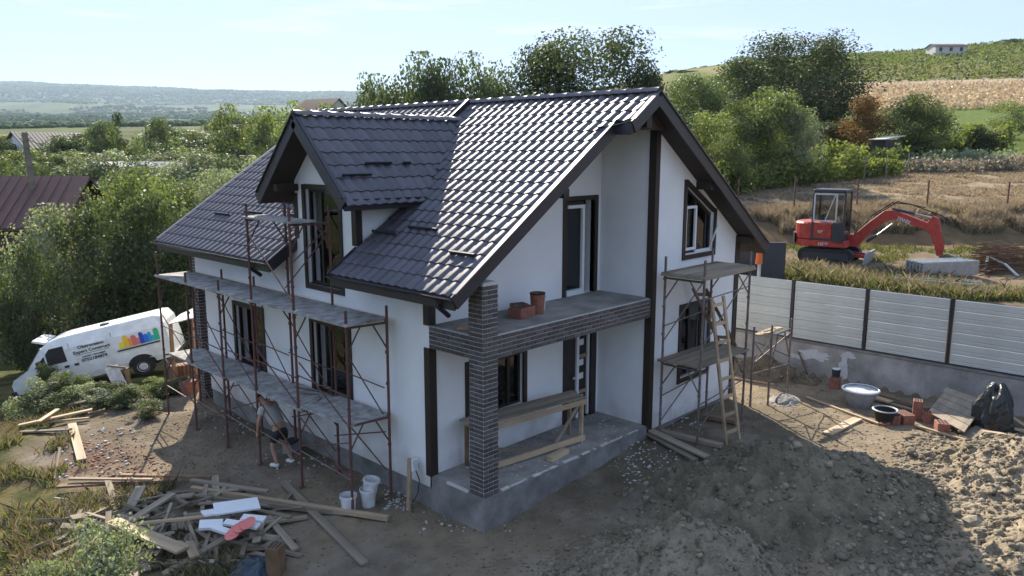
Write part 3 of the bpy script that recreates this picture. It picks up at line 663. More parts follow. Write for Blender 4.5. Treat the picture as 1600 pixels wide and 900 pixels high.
# purlin and rafter ends
def blk(c, s): MB().box(c, s).build('purlin_end', M['trim'], rf)
for (x_, y_) in ((2.2, .16),): blk((x_, y_ + .1, roofz(x_) - .38), (.16, .5, .18))
blk((6.9, -.17, roofz(6.9) - .3), (.16, .4, .18)); blk((8.95, -.17, roofz(8.95) - .32), (.18, .4, .18)); blk((4.3, -.17, roofz(4.3) - .45), (.18, .4, .2))
for y in (3.75, 5.75): MB().box((-.28, y, 5.33), (.5, .15, .15)).build('purlin_end', M['trim'], drf)
MB().prism([(XR - .75, -.2, roofz(XR - .75) - .22), (XR, -.2, ZR - .25), (XR + .75, -.2, roofz(XR + .75) - .22)], (0, .1, 0)).build('collar_panel', M['soffit'], rf)

# ---- steel tiles, one by one
def tile_mesh(wd, ln):
    nu = 9; vs = []; fs = []
    U = [i / (nu - 1) for i in range(nu)]; prof = [.5 - .5 * math.cos(2 * math.pi * (u ** .85)) for u in U]
    rows = [(0, .0), (ln * .97, .018), (ln, .016), (ln + .002, -.006)]
    for (v, h) in rows:
        for u, pz in zip(U, prof): vs.append((u * wd, -v, h + .034 * pz * (1 if h >= 0 else .3)))
    for k in range(3):
        for i in range(nu - 1): fs.append((k * nu + i, (k + 1) * nu + i, (k + 1) * nu + i + 1, k * nu + i + 1))
    me = bpy.data.meshes.new('tile'); me.from_pydata(vs, [], fs); me.materials.append(M['tile'])
    me.polygons.foreach_set('use_smooth', [i < 2 * (nu - 1) for i in range(len(fs))]); me.update(); return me
TW, TL = .25, .349
tme = tile_mesh(TW, TL)
def tiles(parent, origin, udir, down, nrm, nu, nv, keep, near):
    m3 = Matrix((udir, -down, nrm)).transposed().to_4x4(); out = []
    for j in range(nv):
        for i in range(nu):
            p = origin + udir * (i * TW) + down * (j * TL); c = p + udir * TW * .5 + down * TL * .5
            if not keep(c): continue
            t = m3.copy(); t.translation = p + nrm * .004 + nrm * r_.uniform(0, .003); out.append(((c - CAM).length, t, (i, j)))
    out.sort(key=lambda a: a[0])
    for d, t, ij in out[:near]:
        o = link_mesh('tile', tme, parent); o.matrix_local = t
    rest = out[near:]
    if rest:
        base = np.array([v.co[:] for v in tme.vertices]); F0 = np.array([p.vertices[:] for p in tme.polygons]); V = []; F = []
        for k, (d, t, ij) in enumerate(rest):
            A = np.array(t); V.append(base @ A[:3, :3].T + A[:3, 3]); F.append(F0 + k * len(base))
        o = np_mesh('tile', np.vstack(V), np.vstack(F), M['tile'], parent=parent, smooth=True); o['kind'] = 'stuff'
dn = Vector((-CT, 0, -ST)); nrm = Vector((-ST, 0, CT))
def keep_main(c):
    if c.y < YV + .05 and c.x < XJ: return False
    if 3.45 < c.y < 6.0 and c.x < .08: return False
    if abs(c.y - DY) < DH:
        if DZ - abs(c.y - DY) > roofz(c.x) + .12 and 3.66 < c.y < 5.83: return False
    return c.x > XE - .05 and c.y < Y1
tiles(rf, Vector((XR, Y0, ZR)), Vector((0, 1, 0)), dn, nrm, 49, 18, keep_main, 230)
s2 = math.sqrt(.5)
def keep_d(c): return roofz(c.x) < c.z + .12 and c.x > DX
tiles(drf, Vector((DX, DY, DZ)), Vector((1, 0, 0)), Vector((0, -s2, -s2)), Vector((0, -s2, s2)), 19, 7, keep_d, 300)
# left hand slope of the dormer and the far main slope are sheets seen from nowhere near
MB().add([(DX, DY, DZ), (XD, DY, DZ), (XE + (DZ - DH - ZE) / SL, DY + DH, DZ - DH), (DX, DY + DH, DZ - DH)], [(0, 1, 2, 3)]).build('roof_sheet', M['tile'], drf)
MB().prism([rp(XR, Y0, .02), rp(2 * XR - XE, Y0, .02), rp(2 * XR - XE, Y0, -.02), rp(XR, Y0, -.02)], (0, Y1 - Y0, 0)).build('roof_sheet', M['tile'], rf)
# ridge caps
def ridge(parent, p0, p1, seg=.4, r=.085):
    p0, p1 = Vector(p0), Vector(p1); d = (p1 - p0); n = max(1, round(d.length / seg)); d /= n
    b = MB(); k = 8; e = d.normalized(); sd = Vector((-e.y, e.x, 0)); vs = []
    for q, rr in ((Vector((0, 0, 0)), r), (d * .9, r * .9), (d * .9, r * 1.08), (d * 1.02, r * 1.08)):
        for i in range(k + 1):
            a = math.pi * i / k; vs.append(q + sd * math.cos(a) * rr * 1.15 + Vector((0, 0, math.sin(a) * rr)))
    fs = [(s * (k + 1) + i, s * (k + 1) + i + 1, (s + 1) * (k + 1) + i + 1, (s + 1) * (k + 1) + i) for s in range(3) for i in range(k)]
    b.add(vs, fs); o = b.build('ridge_cap', M['ridge'], parent, at=(0, 0, 0), smooth=True); me = o.data; o.location = p0
    for i in range(1, n): link_mesh('ridge_cap', me, parent, p0 + d * i)
ridge(rf, (XR, Y0 - .02, ZR + .03), (XR, Y1, ZR + .03)); ridge(drf, (DX - .02, DY, DZ + .03), (XD + .05, DY, DZ + .03))
# flashing strip running from the dormer ridge up to the main ridge
MB().beam(rp(XD - .12, 4.93, .05), rp(XR - .05, 5.0, .05), .06, .24, (0, 0, 1)).build('flashing', M['trim2'], rf)
# snow guards
def guard(parent, p0, p1, nn, h=.07):
    p0, p1 = Vector(p0), Vector(p1); MB().beam(p0 + nn * .07, p1 + nn * .07, .03, h, nn).build('snow_guard', M['trim2'], parent)
for (x_, ya, yb) in ((.55, 1.75, 2.6), (.35, 2.75, 3.5), (.1, .9, .25), (.5, 8.2, 9.1), (.35, 9.6, 10.4), (.9, 7.3, 8.0), (.55, 6.4, 7.1)):
    guard(rf, rp(x_, ya), rp(x_, yb), nrm)
guard(drf, (.35, DY - .98, DZ - .98), (1.0, DY - .98, DZ - .98), Vector((0, -s2, s2))); guard(drf, (-.35, DY - 1.2, DZ - 1.2), (.33, DY - 1.2, DZ - 1.2), Vector((0, -s2, s2)))
guard(drf, (1.3, DY - .98, DZ - .98), (1.5, DY - .98, DZ - .98), Vector((0, -s2, s2)))
# ------------------------------------------------------------------ retaining wall and sheet fence
FX, FT, FB = 12.9, 2.36, .66
rw = empty('retaining_wall', (FX, -4, -.5), 'rough concrete retaining wall under the sheet metal fence, splashed with lime', 'retaining wall')
wb = MB()
ys = np.arange(-16, 6.01, .5)
wb.bb(FX, FX + .28, -16, 6, -1.6, FB - .1); wb.build('wall_body', M['conc'], rw)
cb = MB(); cb.bb(FX - .03, FX + .3, -16, 6, FB - .1, FB); cb.build('coping', M['plinth'], rw, bevel=.01)
def splat(cy, cz, ry, rz, seed, xx):
    r = random.Random(seed); n = 26; ring = []
    for i in range(n):
        t = 2 * math.pi * i / n; k = r.uniform(.62, 1.12); ring.append((xx, cy + ry * k * math.cos(t), cz + rz * k * math.sin(t)))
    o = MB().prism(ring, (.008, 0, 0)).build('lime_splash', M['whitewash'], rw)
splat(-.55, .25, .5, .17, 1, FX - .007); splat(-1.4, .05, .13, .45, 2, FX - .0071); splat(-.1, .12, .35, .08, 3, FX - .0072); splat(-1.5, .42, .25, .1, 4, FX - .0073)
fe = empty('sheet_fence', (FX, -4, FB), 'pale grey horizontal sheet steel fence with black posts on the concrete wall', 'fence')
posts = [4.35, 2.3, .2, -1.9, -4.0, -6.1, -8.2, -10.3]
for y in posts: MB().bb(FX - .03, FX + .03, y - .035, y + .035, FB - .03, FT + .03).build('post', M['fpost'], fe)
PN = None
for a, b_ in zip(posts[:-1], posts[1:]):
    n = 6; h = (FT - FB) / n
    for i in range(n):
        z0 = FB + i * h; L = a - b_ - .07
        if PN is None:
            prof = [(0, .0), (.012, .02), (.012, h * .28), (.004, h * .32), (.004, h * .36), (.012, h * .4), (.012, h * .94), (-.004, h * .985), (-.004, h)]
            vs = [(-(px_), s * L / 2, z) for s in (1, -1) for px_, z in prof]; k = len(prof)
            b = MB(); b.add(vs, [(j, j + 1, k + j + 1, k + j) for j in range(k - 1)]); o = b.build('panel', M['fence'], fe, at=(0, 0, 0)); PN = o.data; o.location = Vector((FX, (a + b_) / 2, z0)) - Vector(fe['_org'])
        else: link_mesh('panel', PN, fe, Vector((FX, (a + b_) / 2, z0)) - Vector(fe['_org']))
MB().bb(FX - .035, FX + .035, posts[-1], posts[0], FB - .02, FB + .02).build('bottom_rail', M['fpost'], fe)

# ------------------------------------------------------------------ scaffolds
rs = random.Random(3)
def frame(root, pi, po, z0i, z0o, ztop, m, top=None, brace=True, n=1):
    """one ladder frame: inner and outer pole with cross bar and two knee braces"""
    for p, z0 in ((pi, z0i), (po, z0o)):
        b = MB(); b.tube((p[0], p[1], z0), (p[0] + rs.uniform(-.015, .015), p[1] + rs.uniform(-.015, .015), ztop), .028, 8)
        for z in np.arange(z0 + .5, ztop, .62): b.tube((p[0], p[1], z), (p[0], p[1], z + .05), .038, 8)
        b.box((p[0], p[1], z0 + .005), (.13, .13, .014)); b.build('pole', m, root)
def knee(root, pi, po, z, m):
    a, b_ = Vector((pi[0], pi[1], z)), Vector((po[0], po[1], z)); d = b_ - a; b = MB(); b.tube(a, b_, .024, 7)
    b.tube(a - Vector((0, 0, .5)), a + d * .35, .016, 6); b.tube(b_ - Vector((0, 0, .5)), b_ - d * .35, .016, 6); b.build('bearer', m, root)
def cross(root, a, b_, m, r=.014): MB().tube(a, b_, r, 6).build('brace', m, root)
def deck(root, x0, x1, y0, y1, z, m='deck', n=1, th=.05, tilt=0, name='deck_board', gap=.012):
    """boards side by side (n across x or, for wide decks, along y)"""
    w = (x1 - x0) / n
    for i in range(n):
        a = x0 + i * w; b = MB(); b.box((a + w / 2, (y0 + y1) / 2 + rs.uniform(-.03, .03), z - th / 2 + rs.uniform(-.004, .004)), (w - gap, y1 - y0, th), Euler((rs.uniform(-.004, .004) + tilt, rs.uniform(-.006, .006), rs.uniform(-.004, .004))).to_matrix())
        b.build(name, M[m], root)
sc1 = empty('scaffold', (-.6, 6.5, -.8), 'long rusty red tube scaffold with two stained decks along the eaves wall', 'scaffold')
XO, XI = -1.05, -.22
fy = [10.95, 9.27, 7.62, 6.08, 4.35, 2.55]
for k, y in enumerate(fy):
    yo, yi = y, y - .12; top = 5.02 if k in (3, 4) else 3.14
    frame(sc1, (XI, yi), (XO, yo), g1(XI, yi), g1(XO, yo), top if k in (3, 4) else (3.2 if k else 3.55), M['rust'])
    knee(sc1, (XI, yi), (XO, yo), 2.87, M['rust']); knee(sc1, (XI, yi), (XO, yo), .83 if k < 5 else .98, M['rust'])
    if k in (3, 4): knee(sc1, (XI, yi), (XO, yo), 4.66, M['rust'])
for k in range(5):
    a, b_ = fy[k], fy[k + 1]
    for x_ in (XO, XI - .0):
        cross(sc1, (x_, a - .1, 1.9 if x_ == XO else 2.4), (x_, b_, .95), M['rust']); cross(sc1, (x_, a, 1.62), (x_, b_, 1.55), M['rust'], .013)
        if k % 2 == 0 or x_ == XI: cross(sc1, (x_, a, .1), (x_, b_, .65), M['rust'])
        cross(sc1, (x_, a, .75), (x_, b_, -.15 - .1 * (k % 2)), M['rust'])
    cross(sc1, (XO, a, .0), (XO, b_, -.1), M['steel'], .013)
cross(sc1, (XO, fy[3], 4.4), (XO, fy[4], 3.1), M['rust']); cross(sc1, (XI, fy[3], 3.1), (XI, fy[4], 4.4), M['rust']); cross(sc1, (XO, fy[4], 3.9), (XI, fy[4] - .12, 4.6), M['rust'])
# decks: sheets butted end to end
yy = 11.05
for i, l in enumerate([1.7, 1.75, 1.72, 1.7, 1.72]):
    deck(sc1, -1.12, -.14, yy - l + .01, yy, 2.955 - .002 * (i % 2), n=1, th=.045, tilt=0); yy -= l
MB().box((-.63, 10.9, 2.95), (.2, .2, .02))
deck(sc1, -.95, -.1, 9.05, 10.9, .86, th=.04); deck(sc1, -1.1, -.15, 7.55, 9.4, .925, th=.04); deck(sc1, -1.0, -.12, 5.95, 7.56, .88, th=.04)
deck(sc1, -1.1, -.12, 4.2, 6.0, .935, th=.05); deck(sc1, -1.07, -.12, 2.5, 4.25, 1.0, th=.05)
deck(sc1, -1.1, -.55, 4.2, 6.2, 4.74, n=2, th=.04)
# bits of rebar and mortar lumps on the lower deck
rb = MB(); rb.path([(-.5, 5.0, .96), (-.35, 4.75, .955), (-.45, 4.45, .96), (-.7, 4.2, 1.02)], .01, 5); rb.path([(-.4, 5.6, .955), (-.2, 4.9, .955)], .01, 5)
tag(rb.build('bent_rebar', M['rust'], at=(-.5, 5, .95)), 'short bent rebar offcuts lying on the lower scaffold deck', 'rebar')
# tower scaffold at the gable wall
sc2 = empty('scaffold', (6.4, -.7, -.2), 'tall tower scaffold with two plank decks against the gable wall', 'scaffold')
xs2 = (5.33, 7.36); yi2, yo2 = -.2, -1.15
for x_ in xs2:
    frame(sc2, (x_, yi2), (x_, yo2), g1(x_, yi2), g1(x_, yo2), 3.85, M['steel']); knee(sc2, (x_, yi2), (x_, yo2), 3.38, M['steel']); knee(sc2, (x_, yi2), (x_, yo2), 1.45, M['steel'])
for y_ in (yi2, yo2):
    cross(sc2, (5.33, y_, 1.95), (7.36, y_, 3.35), M['steel']); cross(sc2, (5.33, y_, 3.0 if y_ == yo2 else 2.3), (7.36, y_, 3.05 if y_ == yo2 else 2.4), M['steel'])
    cross(sc2, (5.33, y_, .1), (7.36, y_, 1.3), M['steel']); cross(sc2, (5.33, y_, .7), (7.36, y_, .85), M['steel'])
deck(sc2, 5.2, 7.5, yo2 - .06, yi2 + .06, 3.49, m='wood_grey', n=1, th=.06)
for k in range(5): 
    y = -1.2 + k * .205; MB().box((6.4, y + .1, 3.5 + rs.uniform(-.006, .006)), (2.25 + rs.uniform(-.1, .1), .2, .035), Euler((0, 0, rs.uniform(-.01, .01))).to_matrix()).build('plank', M['wood_grey'], sc2)
for k in range(5): 
    y = -1.2 + k * .205; MB().box((6.35, y + .1, 1.545 + rs.uniform(-.01, .01)), (2.3 + rs.uniform(-.1, .1), .185, .045), Euler((0, 0, rs.uniform(-.02, .02))).to_matrix()).build('plank', M['wood_grey'], sc2)
# low scaffold round the far corner
sc3 = empty('scaffold', (9.8, -.4, -.2), 'low scaffold with sunlit plank deck between house corner and fence', 'scaffold')
A3 = [(9.2, .55), (10.45, .62), (10.6, -.45)]
C1, C2 = at(1205, 560, 21.3), at(1236, 560, 21.9)
def gpole(root, px_, pyt, pyb, fwd, m):
    t, b_ = at(px_, pyt, fwd), at(px_ - 3, pyb, fwd); b_.z = g1(b_.x, b_.y); b_.x, b_.y = t.x, t.y
    MB().tube(b_, t, .028, 8).tube(b_ + Vector((0, 0, .6)), b_ + Vector((0, 0, .66)), .038, 8).build('pole', m, root); return t, b_
ta, ba = gpole(sc3, 1207, 508, 632, 18.9, M['steel']); tb_, bb_ = gpole(sc3, 1237, 498, 612, 19.7, M['steel'])
# matching frame nearer the house
tc, td = Vector((8.7, ta.y + .25, ta.z)), Vector((8.7, tb_.y + .25, tb_.z))
for t in (tc, td): MB().tube((t.x, t.y, g1(t.x, t.y)), t, .028, 8).build('pole', M['steel'], sc3)
zd = ta.z - .22
for a, b_ in ((ta, tb_), (tc, td)):
    p, q = Vector((a.x, a.y, zd - .06)), Vector((b_.x, b_.y, zd - .06)); d = q - p
    MB().tube(p, q, .024, 7).tube(p - Vector((0, 0, .75)), p + d * .35, .02, 6).tube(q - Vector((0, 0, .75)), q - d * .35, .02, 6).build('bearer', M['steel'], sc3)
for p, q in ((tc, ta), (td, tb_)):
    cross(sc3, (p.x, p.y, zd - .75), (q.x, q.y, zd - .15), M['steel']); cross(sc3, (p.x, p.y, zd - .15), (q.x, q.y, zd - .8), M['steel']); cross(sc3, (p.x, p.y, zd - 1.0), (q.x, q.y, zd - 1.0), M['steel'])
dd = (Vector((tb_.x, tb_.y, 0)) - Vector((ta.x, ta.y, 0))); L3 = dd.length; dd.normalize(); cd_ = Vector((tc.x, tc.y, 0)) - Vector((ta.x, ta.y, 0))
for k in range(6):
    o = Vector((ta.x, ta.y, zd)) + dd * (L3 * (k + .5) / 6); MB().beam(o - cd_.normalized() * rs.uniform(-.35, -.2) - Vector((0, 0, 0)), o + cd_ * 1.02, L3 / 6 - .02, .035).build('plank', M['wood'], sc3)

# ------------------------------------------------------------------ ladders
def ladder(label, p0, p1, w, side, m, n, group=None):
    p0, p1, side = Vector(p0), Vector(p1), Vector(side).normalized(); e = empty('ladder', p0, label, 'ladder', group)
    for s_ in (-1, 1): MB().beam(p0 + side * w / 2 * s_, p1 + side * (w * .42) * s_, .045, .07, side).build('rail', m, e)
    for i in range(n):
        t = (i + .6) / n; c = p0.lerp(p1, t); ww = w * (1 - .16 * t); MB().beam(c - side * ww / 2 * 1.08, c + side * ww / 2 * 1.08, .022, .075, (p1 - p0)).build('rung', m, e)
lb = gp(1145, 690); 
ladder('pale wooden ladder leaning on the tower scaffold, feet on the dirt', (lb.x, lb.y, lb.z), (5.66, -1.3, 3.05), .5, (1, -.1, 0), M['wood'], 8)
ladder('darker wooden ladder standing on the tower deck against the gable', (7.28, -.75, 1.6), (6.55, -.35, 3.0), .34, (.5, -.85, 0), M['wood_old'], 4)

# ------------------------------------------------------------------ terrace bench
tr = empty('trestle_bench', (2, .8, 0), 'rough timber trestle with two long planks standing on the terrace', 'trestle')
lg = [(.62, .82), (.8, 1.3), (3.3, .44), (3.5, .93)]
for x_, y_ in lg: MB().beam((x_ + rs.uniform(-.03, .03), y_, 0), (x_, y_, .94), .08, .05, (1, 0, 0)).build('leg', M['wood_old'] if x_ < 1 else M['wood'], tr)
for a, b_ in ((lg[0], lg[1]), (lg[2], lg[3])): MB().beam((a[0], a[1], .91), (b_[0], b_[1], .91), .045, .09).build('cross_bar', M['wood_grey'], tr)
for t in (.16, .5, .84):
    a = Vector((lg[0][0], lg[0][1], 0)).lerp(Vector((lg[1][0], lg[1][1], 0)), t); b_ = Vector((lg[2][0], lg[2][1], 0)).lerp(Vector((lg[3][0], lg[3][1], 0)), t); d = (b_ - a).normalized()
    MB().beam(a - d * rs.uniform(.05, .2) + Vector((0, 0, .977)), b_ + d * rs.uniform(.05, .16) + Vector((0, 0, .977 + rs.uniform(0, .01))), .155, .04).build('plank', M['wood_grey'], tr)
MB().beam((.6, .79, .88), (3.42, .4, .9), .03, .11).build('apron', M['wood'], tr)
MB().beam((.6, .79, .09), (3.36, .4, .12), .04, .12).build('stretcher', M['wood'], tr)
for a, b_ in (((2.55, .53, .15), (3.2, .46, .84)), ((2.2, .58, .14), (1.0, .76, .42)), ((3.34, .5, .84), (3.48, .88, .35))): MB().beam(a, b_, .035, .07).build('brace', M['wood_grey'], tr)
def board(name, label, cat, c, size, rot, m, group=None, bevel=.004):
    o = MB().box((0, 0, 0), size).build(name, M[m], at=(0, 0, 0), bevel=bevel); o.location = c; o.rotation_euler = rot; return tag(o, label, cat, group)
board('timber_block', 'short pale timber block lying on the terrace screed', 'timber block', (2.35, .28, .055), (.6, .16, .1), (0, 0, .1), 'wood')
# on the balcony
def block(label, c, size, rz, m='brickred', group=None, name='hollow_block', rx=0):
    e = empty(name, (0, 0, 0), label, 'hollow block', group); e['_org'] = [0, 0, 0]
    MB().box((0, 0, 0), size).build('body', M[m], e, at=(0, 0, 0), bevel=.005)
    L, Wd, H = size; g = MB()
    for i in range(5):
        for j in range(3): g.box(((i - 2) * L / 5.6, (j - 1) * Wd / 3.6, H / 2 + .001), (L / 8, Wd / 5.5, .004))
    ho = g.build('hole', M['black'], e, at=(0, 0, 0)); ho['kind'] = 'stuff'
    e.location = c; e.rotation_euler = (rx, 0, rz); return e
block('red hollow clay block lying flat on the balcony screed', (1.75, .72, 3.03), (.5, .3, .2), .15)
block('red hollow clay block beside the upright one on the balcony', (1.95, .98, 3.03), (.3, .25, .2), -.3)
bu = empty('bucket', (2.2, .72, 2.93), 'orange red clay pipe section with dark rim on the balcony', 'clay pipe')
MB().lathe((2.2, .72, 2.93), [(0, 0), (.13, 0), (.15, .4), (.14, .4), (.12, .03), (0, .03)], 18).build('body', M['brickred'], bu, smooth=False)
MB().lathe((2.2, .72, 3.32), [(.155, 0), (.16, .02), (.15, .03), (.145, .01)], 18).build('rim', M['black'], bu)
bu.name = 'clay_pipe'
wbk = empty('bucket', (2.42, .86, 2.93), 'small white bucket behind the clay pipe on the balcony', 'bucket')
MB().lathe((2.42, .86, 2.93), [(0, 0), (.1, 0), (.13, .3), (.12, .3), (.09, .02), (0, .02)], 16).build('body', M['plastic'], wbk); MB().lathe((2.42, .86, 3.2), [(.135, 0), (.14, .03), (.125, .03)], 16).build('rim', M['plastic'], wbk)
board('foam_board', 'beige offcut lying beside the brick column on the balcony', 'insulation offcut', (.4, .75, 2.96), (.5, .35, .05), (0, 0, .5), 'tan')

# ------------------------------------------------------------------ excavator
def place_local(e, builder): builder(e)
ex = at(1297, 392, 27.5); ex.z = g1(ex.x, ex.y)
# local x = boom direction (towards photo right), y = away; scale in metres
d_ = at(1400, 392, 25.9) - at(1250, 392, 27.7); yaw = math.atan2(d_.y, d_.x)
exc = empty('excavator', (0, 0, 0), 'red mini excavator with black cab parked on the bank above the fence', 'excavator')
exc.location = ex; exc.rotation_euler = (0, 0, yaw); exc.scale = (.96, 1, 1.02)
def L(name, b, m, par=exc, **k): return b.build(name, M[m], par, at=(0, 0, 0), **k)
for y in (-.62, .62):
    n = 30; hw, rr = .86, .235; loop = []
    for i in range(n):
        t = 2 * math.pi * i / n; cx = hw - rr if math.cos(t) > 0 else -(hw - rr); loop.append((cx * 1.12 + rr * math.cos(t), rr + rr * math.sin(t)))
    b = MB(); b.prism([(px_, y - .16, pz + .01) for px_, pz in loop], (0, .32, 0))
    for i in range(n):
        a, c = loop[i], loop[(i + 1) % n]; mx, mz = (a[0] + c[0]) / 2, (a[1] + c[1]) / 2; ang = math.atan2(c[1] - a[1], c[0] - a[0])
        b.box((mx, y, mz + .01), (.05, .34, .05), Euler((0, -ang, 0)).to_matrix())
    tk = L('track', b, 'black'); yy = y - .165 if y < 0 else y + .165
    fb = MB(); fb.box((0, y - math.copysign(-.0, y), .25), (1.15, .345, .2)); L('track_frame', fb, 'cab', tk)
    for xx in (-.68, .68): L('sprocket', MB().tube((xx, y - .17, .245), (xx, y + .17, .245), .12, 12), 'cab', tk)
L('undercarriage', MB().box((0, 0, .38), (.9, .95, .25)), 'cab')
bl = MB(); bl.box((1.35, 0, .22), (.06, 1.5, .4), Euler((0, .15, 0)).to_matrix()); L('dozer_blade', bl, 'tub'); L('blade_arm', MB().beam((.7, -.3, .3), (1.33, -.35, .25), .08, .1).beam((.7, .3, .3), (1.33, .35, .25), .08, .1), 'red')
# house: rounded tail
ring = []
for t in np.linspace(math.pi / 2, 3 * math.pi / 2, 13): ring.append((-.75 + .55 * math.cos(t), .78 * math.sin(t), .55))
ring = ring[::-1] + [(.75, .78, .55), (.75, -.78, .55)][0:0]
base = [(.7, -.78, .55), (.7, .78, .55)] + [(-.65 + .6 * math.cos(t), .78 * math.sin(t), .55) for t in np.linspace(math.pi / 2, 3 * math.pi / 2, 13)]
L('body', MB().prism(base, (0, 0, .22)), 'red', bevel=.02)
base2 = [(.2, -.77, .77), (.2, .0, .77), (-.1, .76, .77)] + [(-.68 + .58 * math.cos(t), .76 * math.sin(t), .77) for t in np.linspace(math.pi / 2, 3 * math.pi / 2, 13)]
hd = L('engine_hood', MB().prism(base2, (0, 0, .6)), 'red', bevel=.05)
L('counterweight', MB().prism([(-.75 + .58 * math.cos(t), .8 * math.sin(t), .62) for t in np.linspace(math.pi * .75, 1.25 * math.pi, 7)] + [(-1.1, 0, .62)], (0, 0, .35)), 'cab')
L('vent', MB().box((-.85, -.655, 1.02), (.16, .04, .22), Euler((0, 0, -.3)).to_matrix()), 'cab', hd)
# cab: frame, glass
cb_ = empty('x', (0, 0, 0)); bpy.data.objects.remove(cb_)
x0, x1, y0, y1, z0, z1 = -.5, .58, -.76, .15, .77, 2.45
cabp = MB()
for (xx, yy) in ((x0, y0), (x1, y0), (x0, y1), (x1, y1)): cabp.beam((xx, yy, z0), (xx, yy, z1 - .05), .07, .07, (1, 0, 0))
cabp.bb(x0, x1, y0 - .01, y0 + .03, z0, z0 + .08).bb(x0, x1, y1 - .03, y1 + .01, z0, z0 + .5).bb(x1 - .04, x1 + .01, y0, y1, z0, z0 + .3).bb(x0 - .01, x0 + .03, y0, y1, z0, z0 + .55)
cabp.bb(.2, x1, y0 - .02, y0 + .02, z0 - .1, z0 + .62)
cab_ = L('cab', cabp, 'cab', bevel=.01)
L('cab_roof', MB().box(((x0 + x1) / 2, (y0 + y1) / 2, z1), (1.12, 1.02, .12)), 'cab', cab_, bevel=.03)
wf = MB()
for a, c in (((x0 + .04, 1.44), (.3, 1.44)), ((x0 + .04, 2.35), (.3, 2.35))): wf.beam((a[0], y0 - .03, a[1]), (c[0], y0 - .03, c[1]), .03, .05, (0, 0, 1))
for xx in (x0 + .04, .3): wf.beam((xx, y0 - .03, 1.4), (xx, y0 - .03, 2.37), .03, .05, (1, 0, 0))
wf.beam((-.08, y0 - .028, 1.42), (.25, y0 - .028, 2.35), .02, .03, (1, 0, 0))
L('window_frame', wf, 'silver', cab_)
L('pane', MB().bb(x0 + .05, .3, y0 - .012, y0 - .004, 1.43, 2.34), 'glass', cab_); L('pane', MB().bb(.33, x1 - .05, y0 - .012, y0 - .004, 1.0, 2.34), 'glass', cab_); L('pane', MB().bb(x1 + .0, x1 + .008, y0 + .08, y1 - .08, 1.1, 2.32), 'glass', cab_)
L('seat', MB().box((-.25, -.3, 1.35), (.12, .45, .6)).box((-.05, -.3, 1.1), (.45, .45, .12)), 'black', cab_, bevel=.03)
L('lever', MB().tube((.25, -.5, 1.0), (.2, -.5, 1.45), .02, 6).tube((.25, -.15, 1.0), (.2, -.15, 1.45), .02, 6), 'black', cab_)
# boom, stick, bucket (in plane y = .1)
def plate(pts, y, th): return MB().prism([(a, y - th / 2, c) for a, c in pts], (0, th, 0))
L('boom_foot', MB().box((.75, .1, .76), (.5, .34, .4)), 'red')
bm_ = L('boom', plate([(.6, .66), (.75, .95), (1.45, 1.52), (1.98, 1.9), (2.35, 1.95), (3.9, 1.5), (4.0, 1.36), (3.85, 1.25), (2.5, 1.62), (2.15, 1.56), (1.5, 1.12), (1.05, .62)], .1, .2), 'red', bevel=.015)
L('boom_ram', MB().tube((1.35, .1, .75), (1.75, .1, 1.0), .055, 10), 'cab', bm_); L('ram_rod', MB().tube((1.75, .1, 1.0), (2.35, .1, 1.45), .03, 8), 'zinc', bm_)
L('stick', plate([(3.7, 1.3), (3.76, 1.6), (3.92, 1.8), (4.14, 1.72), (4.46, .74), (4.42, .4), (4.2, .4), (4.1, .7), (3.9, 1.1)], .1, .18), 'red', bevel=.012)
L('stick_ram', MB().tube((2.3, .1, 1.98), (3.2, .1, 1.84), .05, 10), 'cab', bm_); L('ram_rod', MB().tube((3.2, .1, 1.84), (3.92, .1, 1.72), .028, 8), 'zinc', bm_)
L('hose', MB().path([(.8, -.08, .95), (1.3, -.08, 1.6), (2.0, -.08, 2.1), (2.6, -.08, 2.06), (3.6, -.08, 1.72), (3.9, -.08, 1.5)], .018, 5), 'black'); L('hose', MB().path([(.9, .28, .9), (1.4, .28, 1.62), (2.1, .28, 2.12), (3.0, .28, 1.95)], .018, 5), 'black')
L('bucket_ram', MB().tube((4.1, .1, 1.6), (4.42, .1, .85), .045, 8), 'cab')
bkt = [(4.3, .42), (4.6, .5), (4.95, .42), (5.1, .2), (5.05, -.2), (4.72, -.22), (4.45, .1)]
L('bucket', plate(bkt, .1, .5), 'earth', bevel=.01)
for k in range(4): L('tooth', MB().box((4.7 + .0, -.1 + k * .13, -.24), (.1, .05, .1)), 'cab')
for o_ in exc.children:
    if o_.name.split('.')[0] in ('boom', 'stick', 'bucket', 'tooth', 'stick_ram', 'ram_rod', 'bucket_ram', 'boom_ram'): o_.scale = (.8, 1, .93); o_.location.x = .14; o_.location.z = .04
def text(body, size, m, parent, loc, rot, ex_=.002, name='lettering', bold=0, sx=1):
    c = bpy.data.curves.new(name, 'FONT'); c.body = body; c.size = size; c.extrude = ex_; c.align_x = 'LEFT'; c.offset = bold
    t = bpy.data.objects.new(name, c); COL.objects.link(t); dg = bpy.context.evaluated_depsgraph_get()
    me = bpy.data.meshes.new_from_object(t.evaluated_get(dg)); bpy.data.objects.remove(t); me.materials.clear(); me.materials.append(M[m])
    o = link_mesh(name, me, parent, loc); o.rotation_euler = rot; o.scale = (sx, 1, 1); return o
text('HANIX', .17, 'silver', bm_, (2.55, -.004, 1.63), (R(90), R(19), 0), bold=.006); text('N3', .14, 'silver', hd, (-.3, -.765, 1.02), (R(90), 0, 0), bold=.005); text('H36B', .15, 'silver', exc, (-.25, -.785, .6), (R(90), 0, 0), bold=.006)

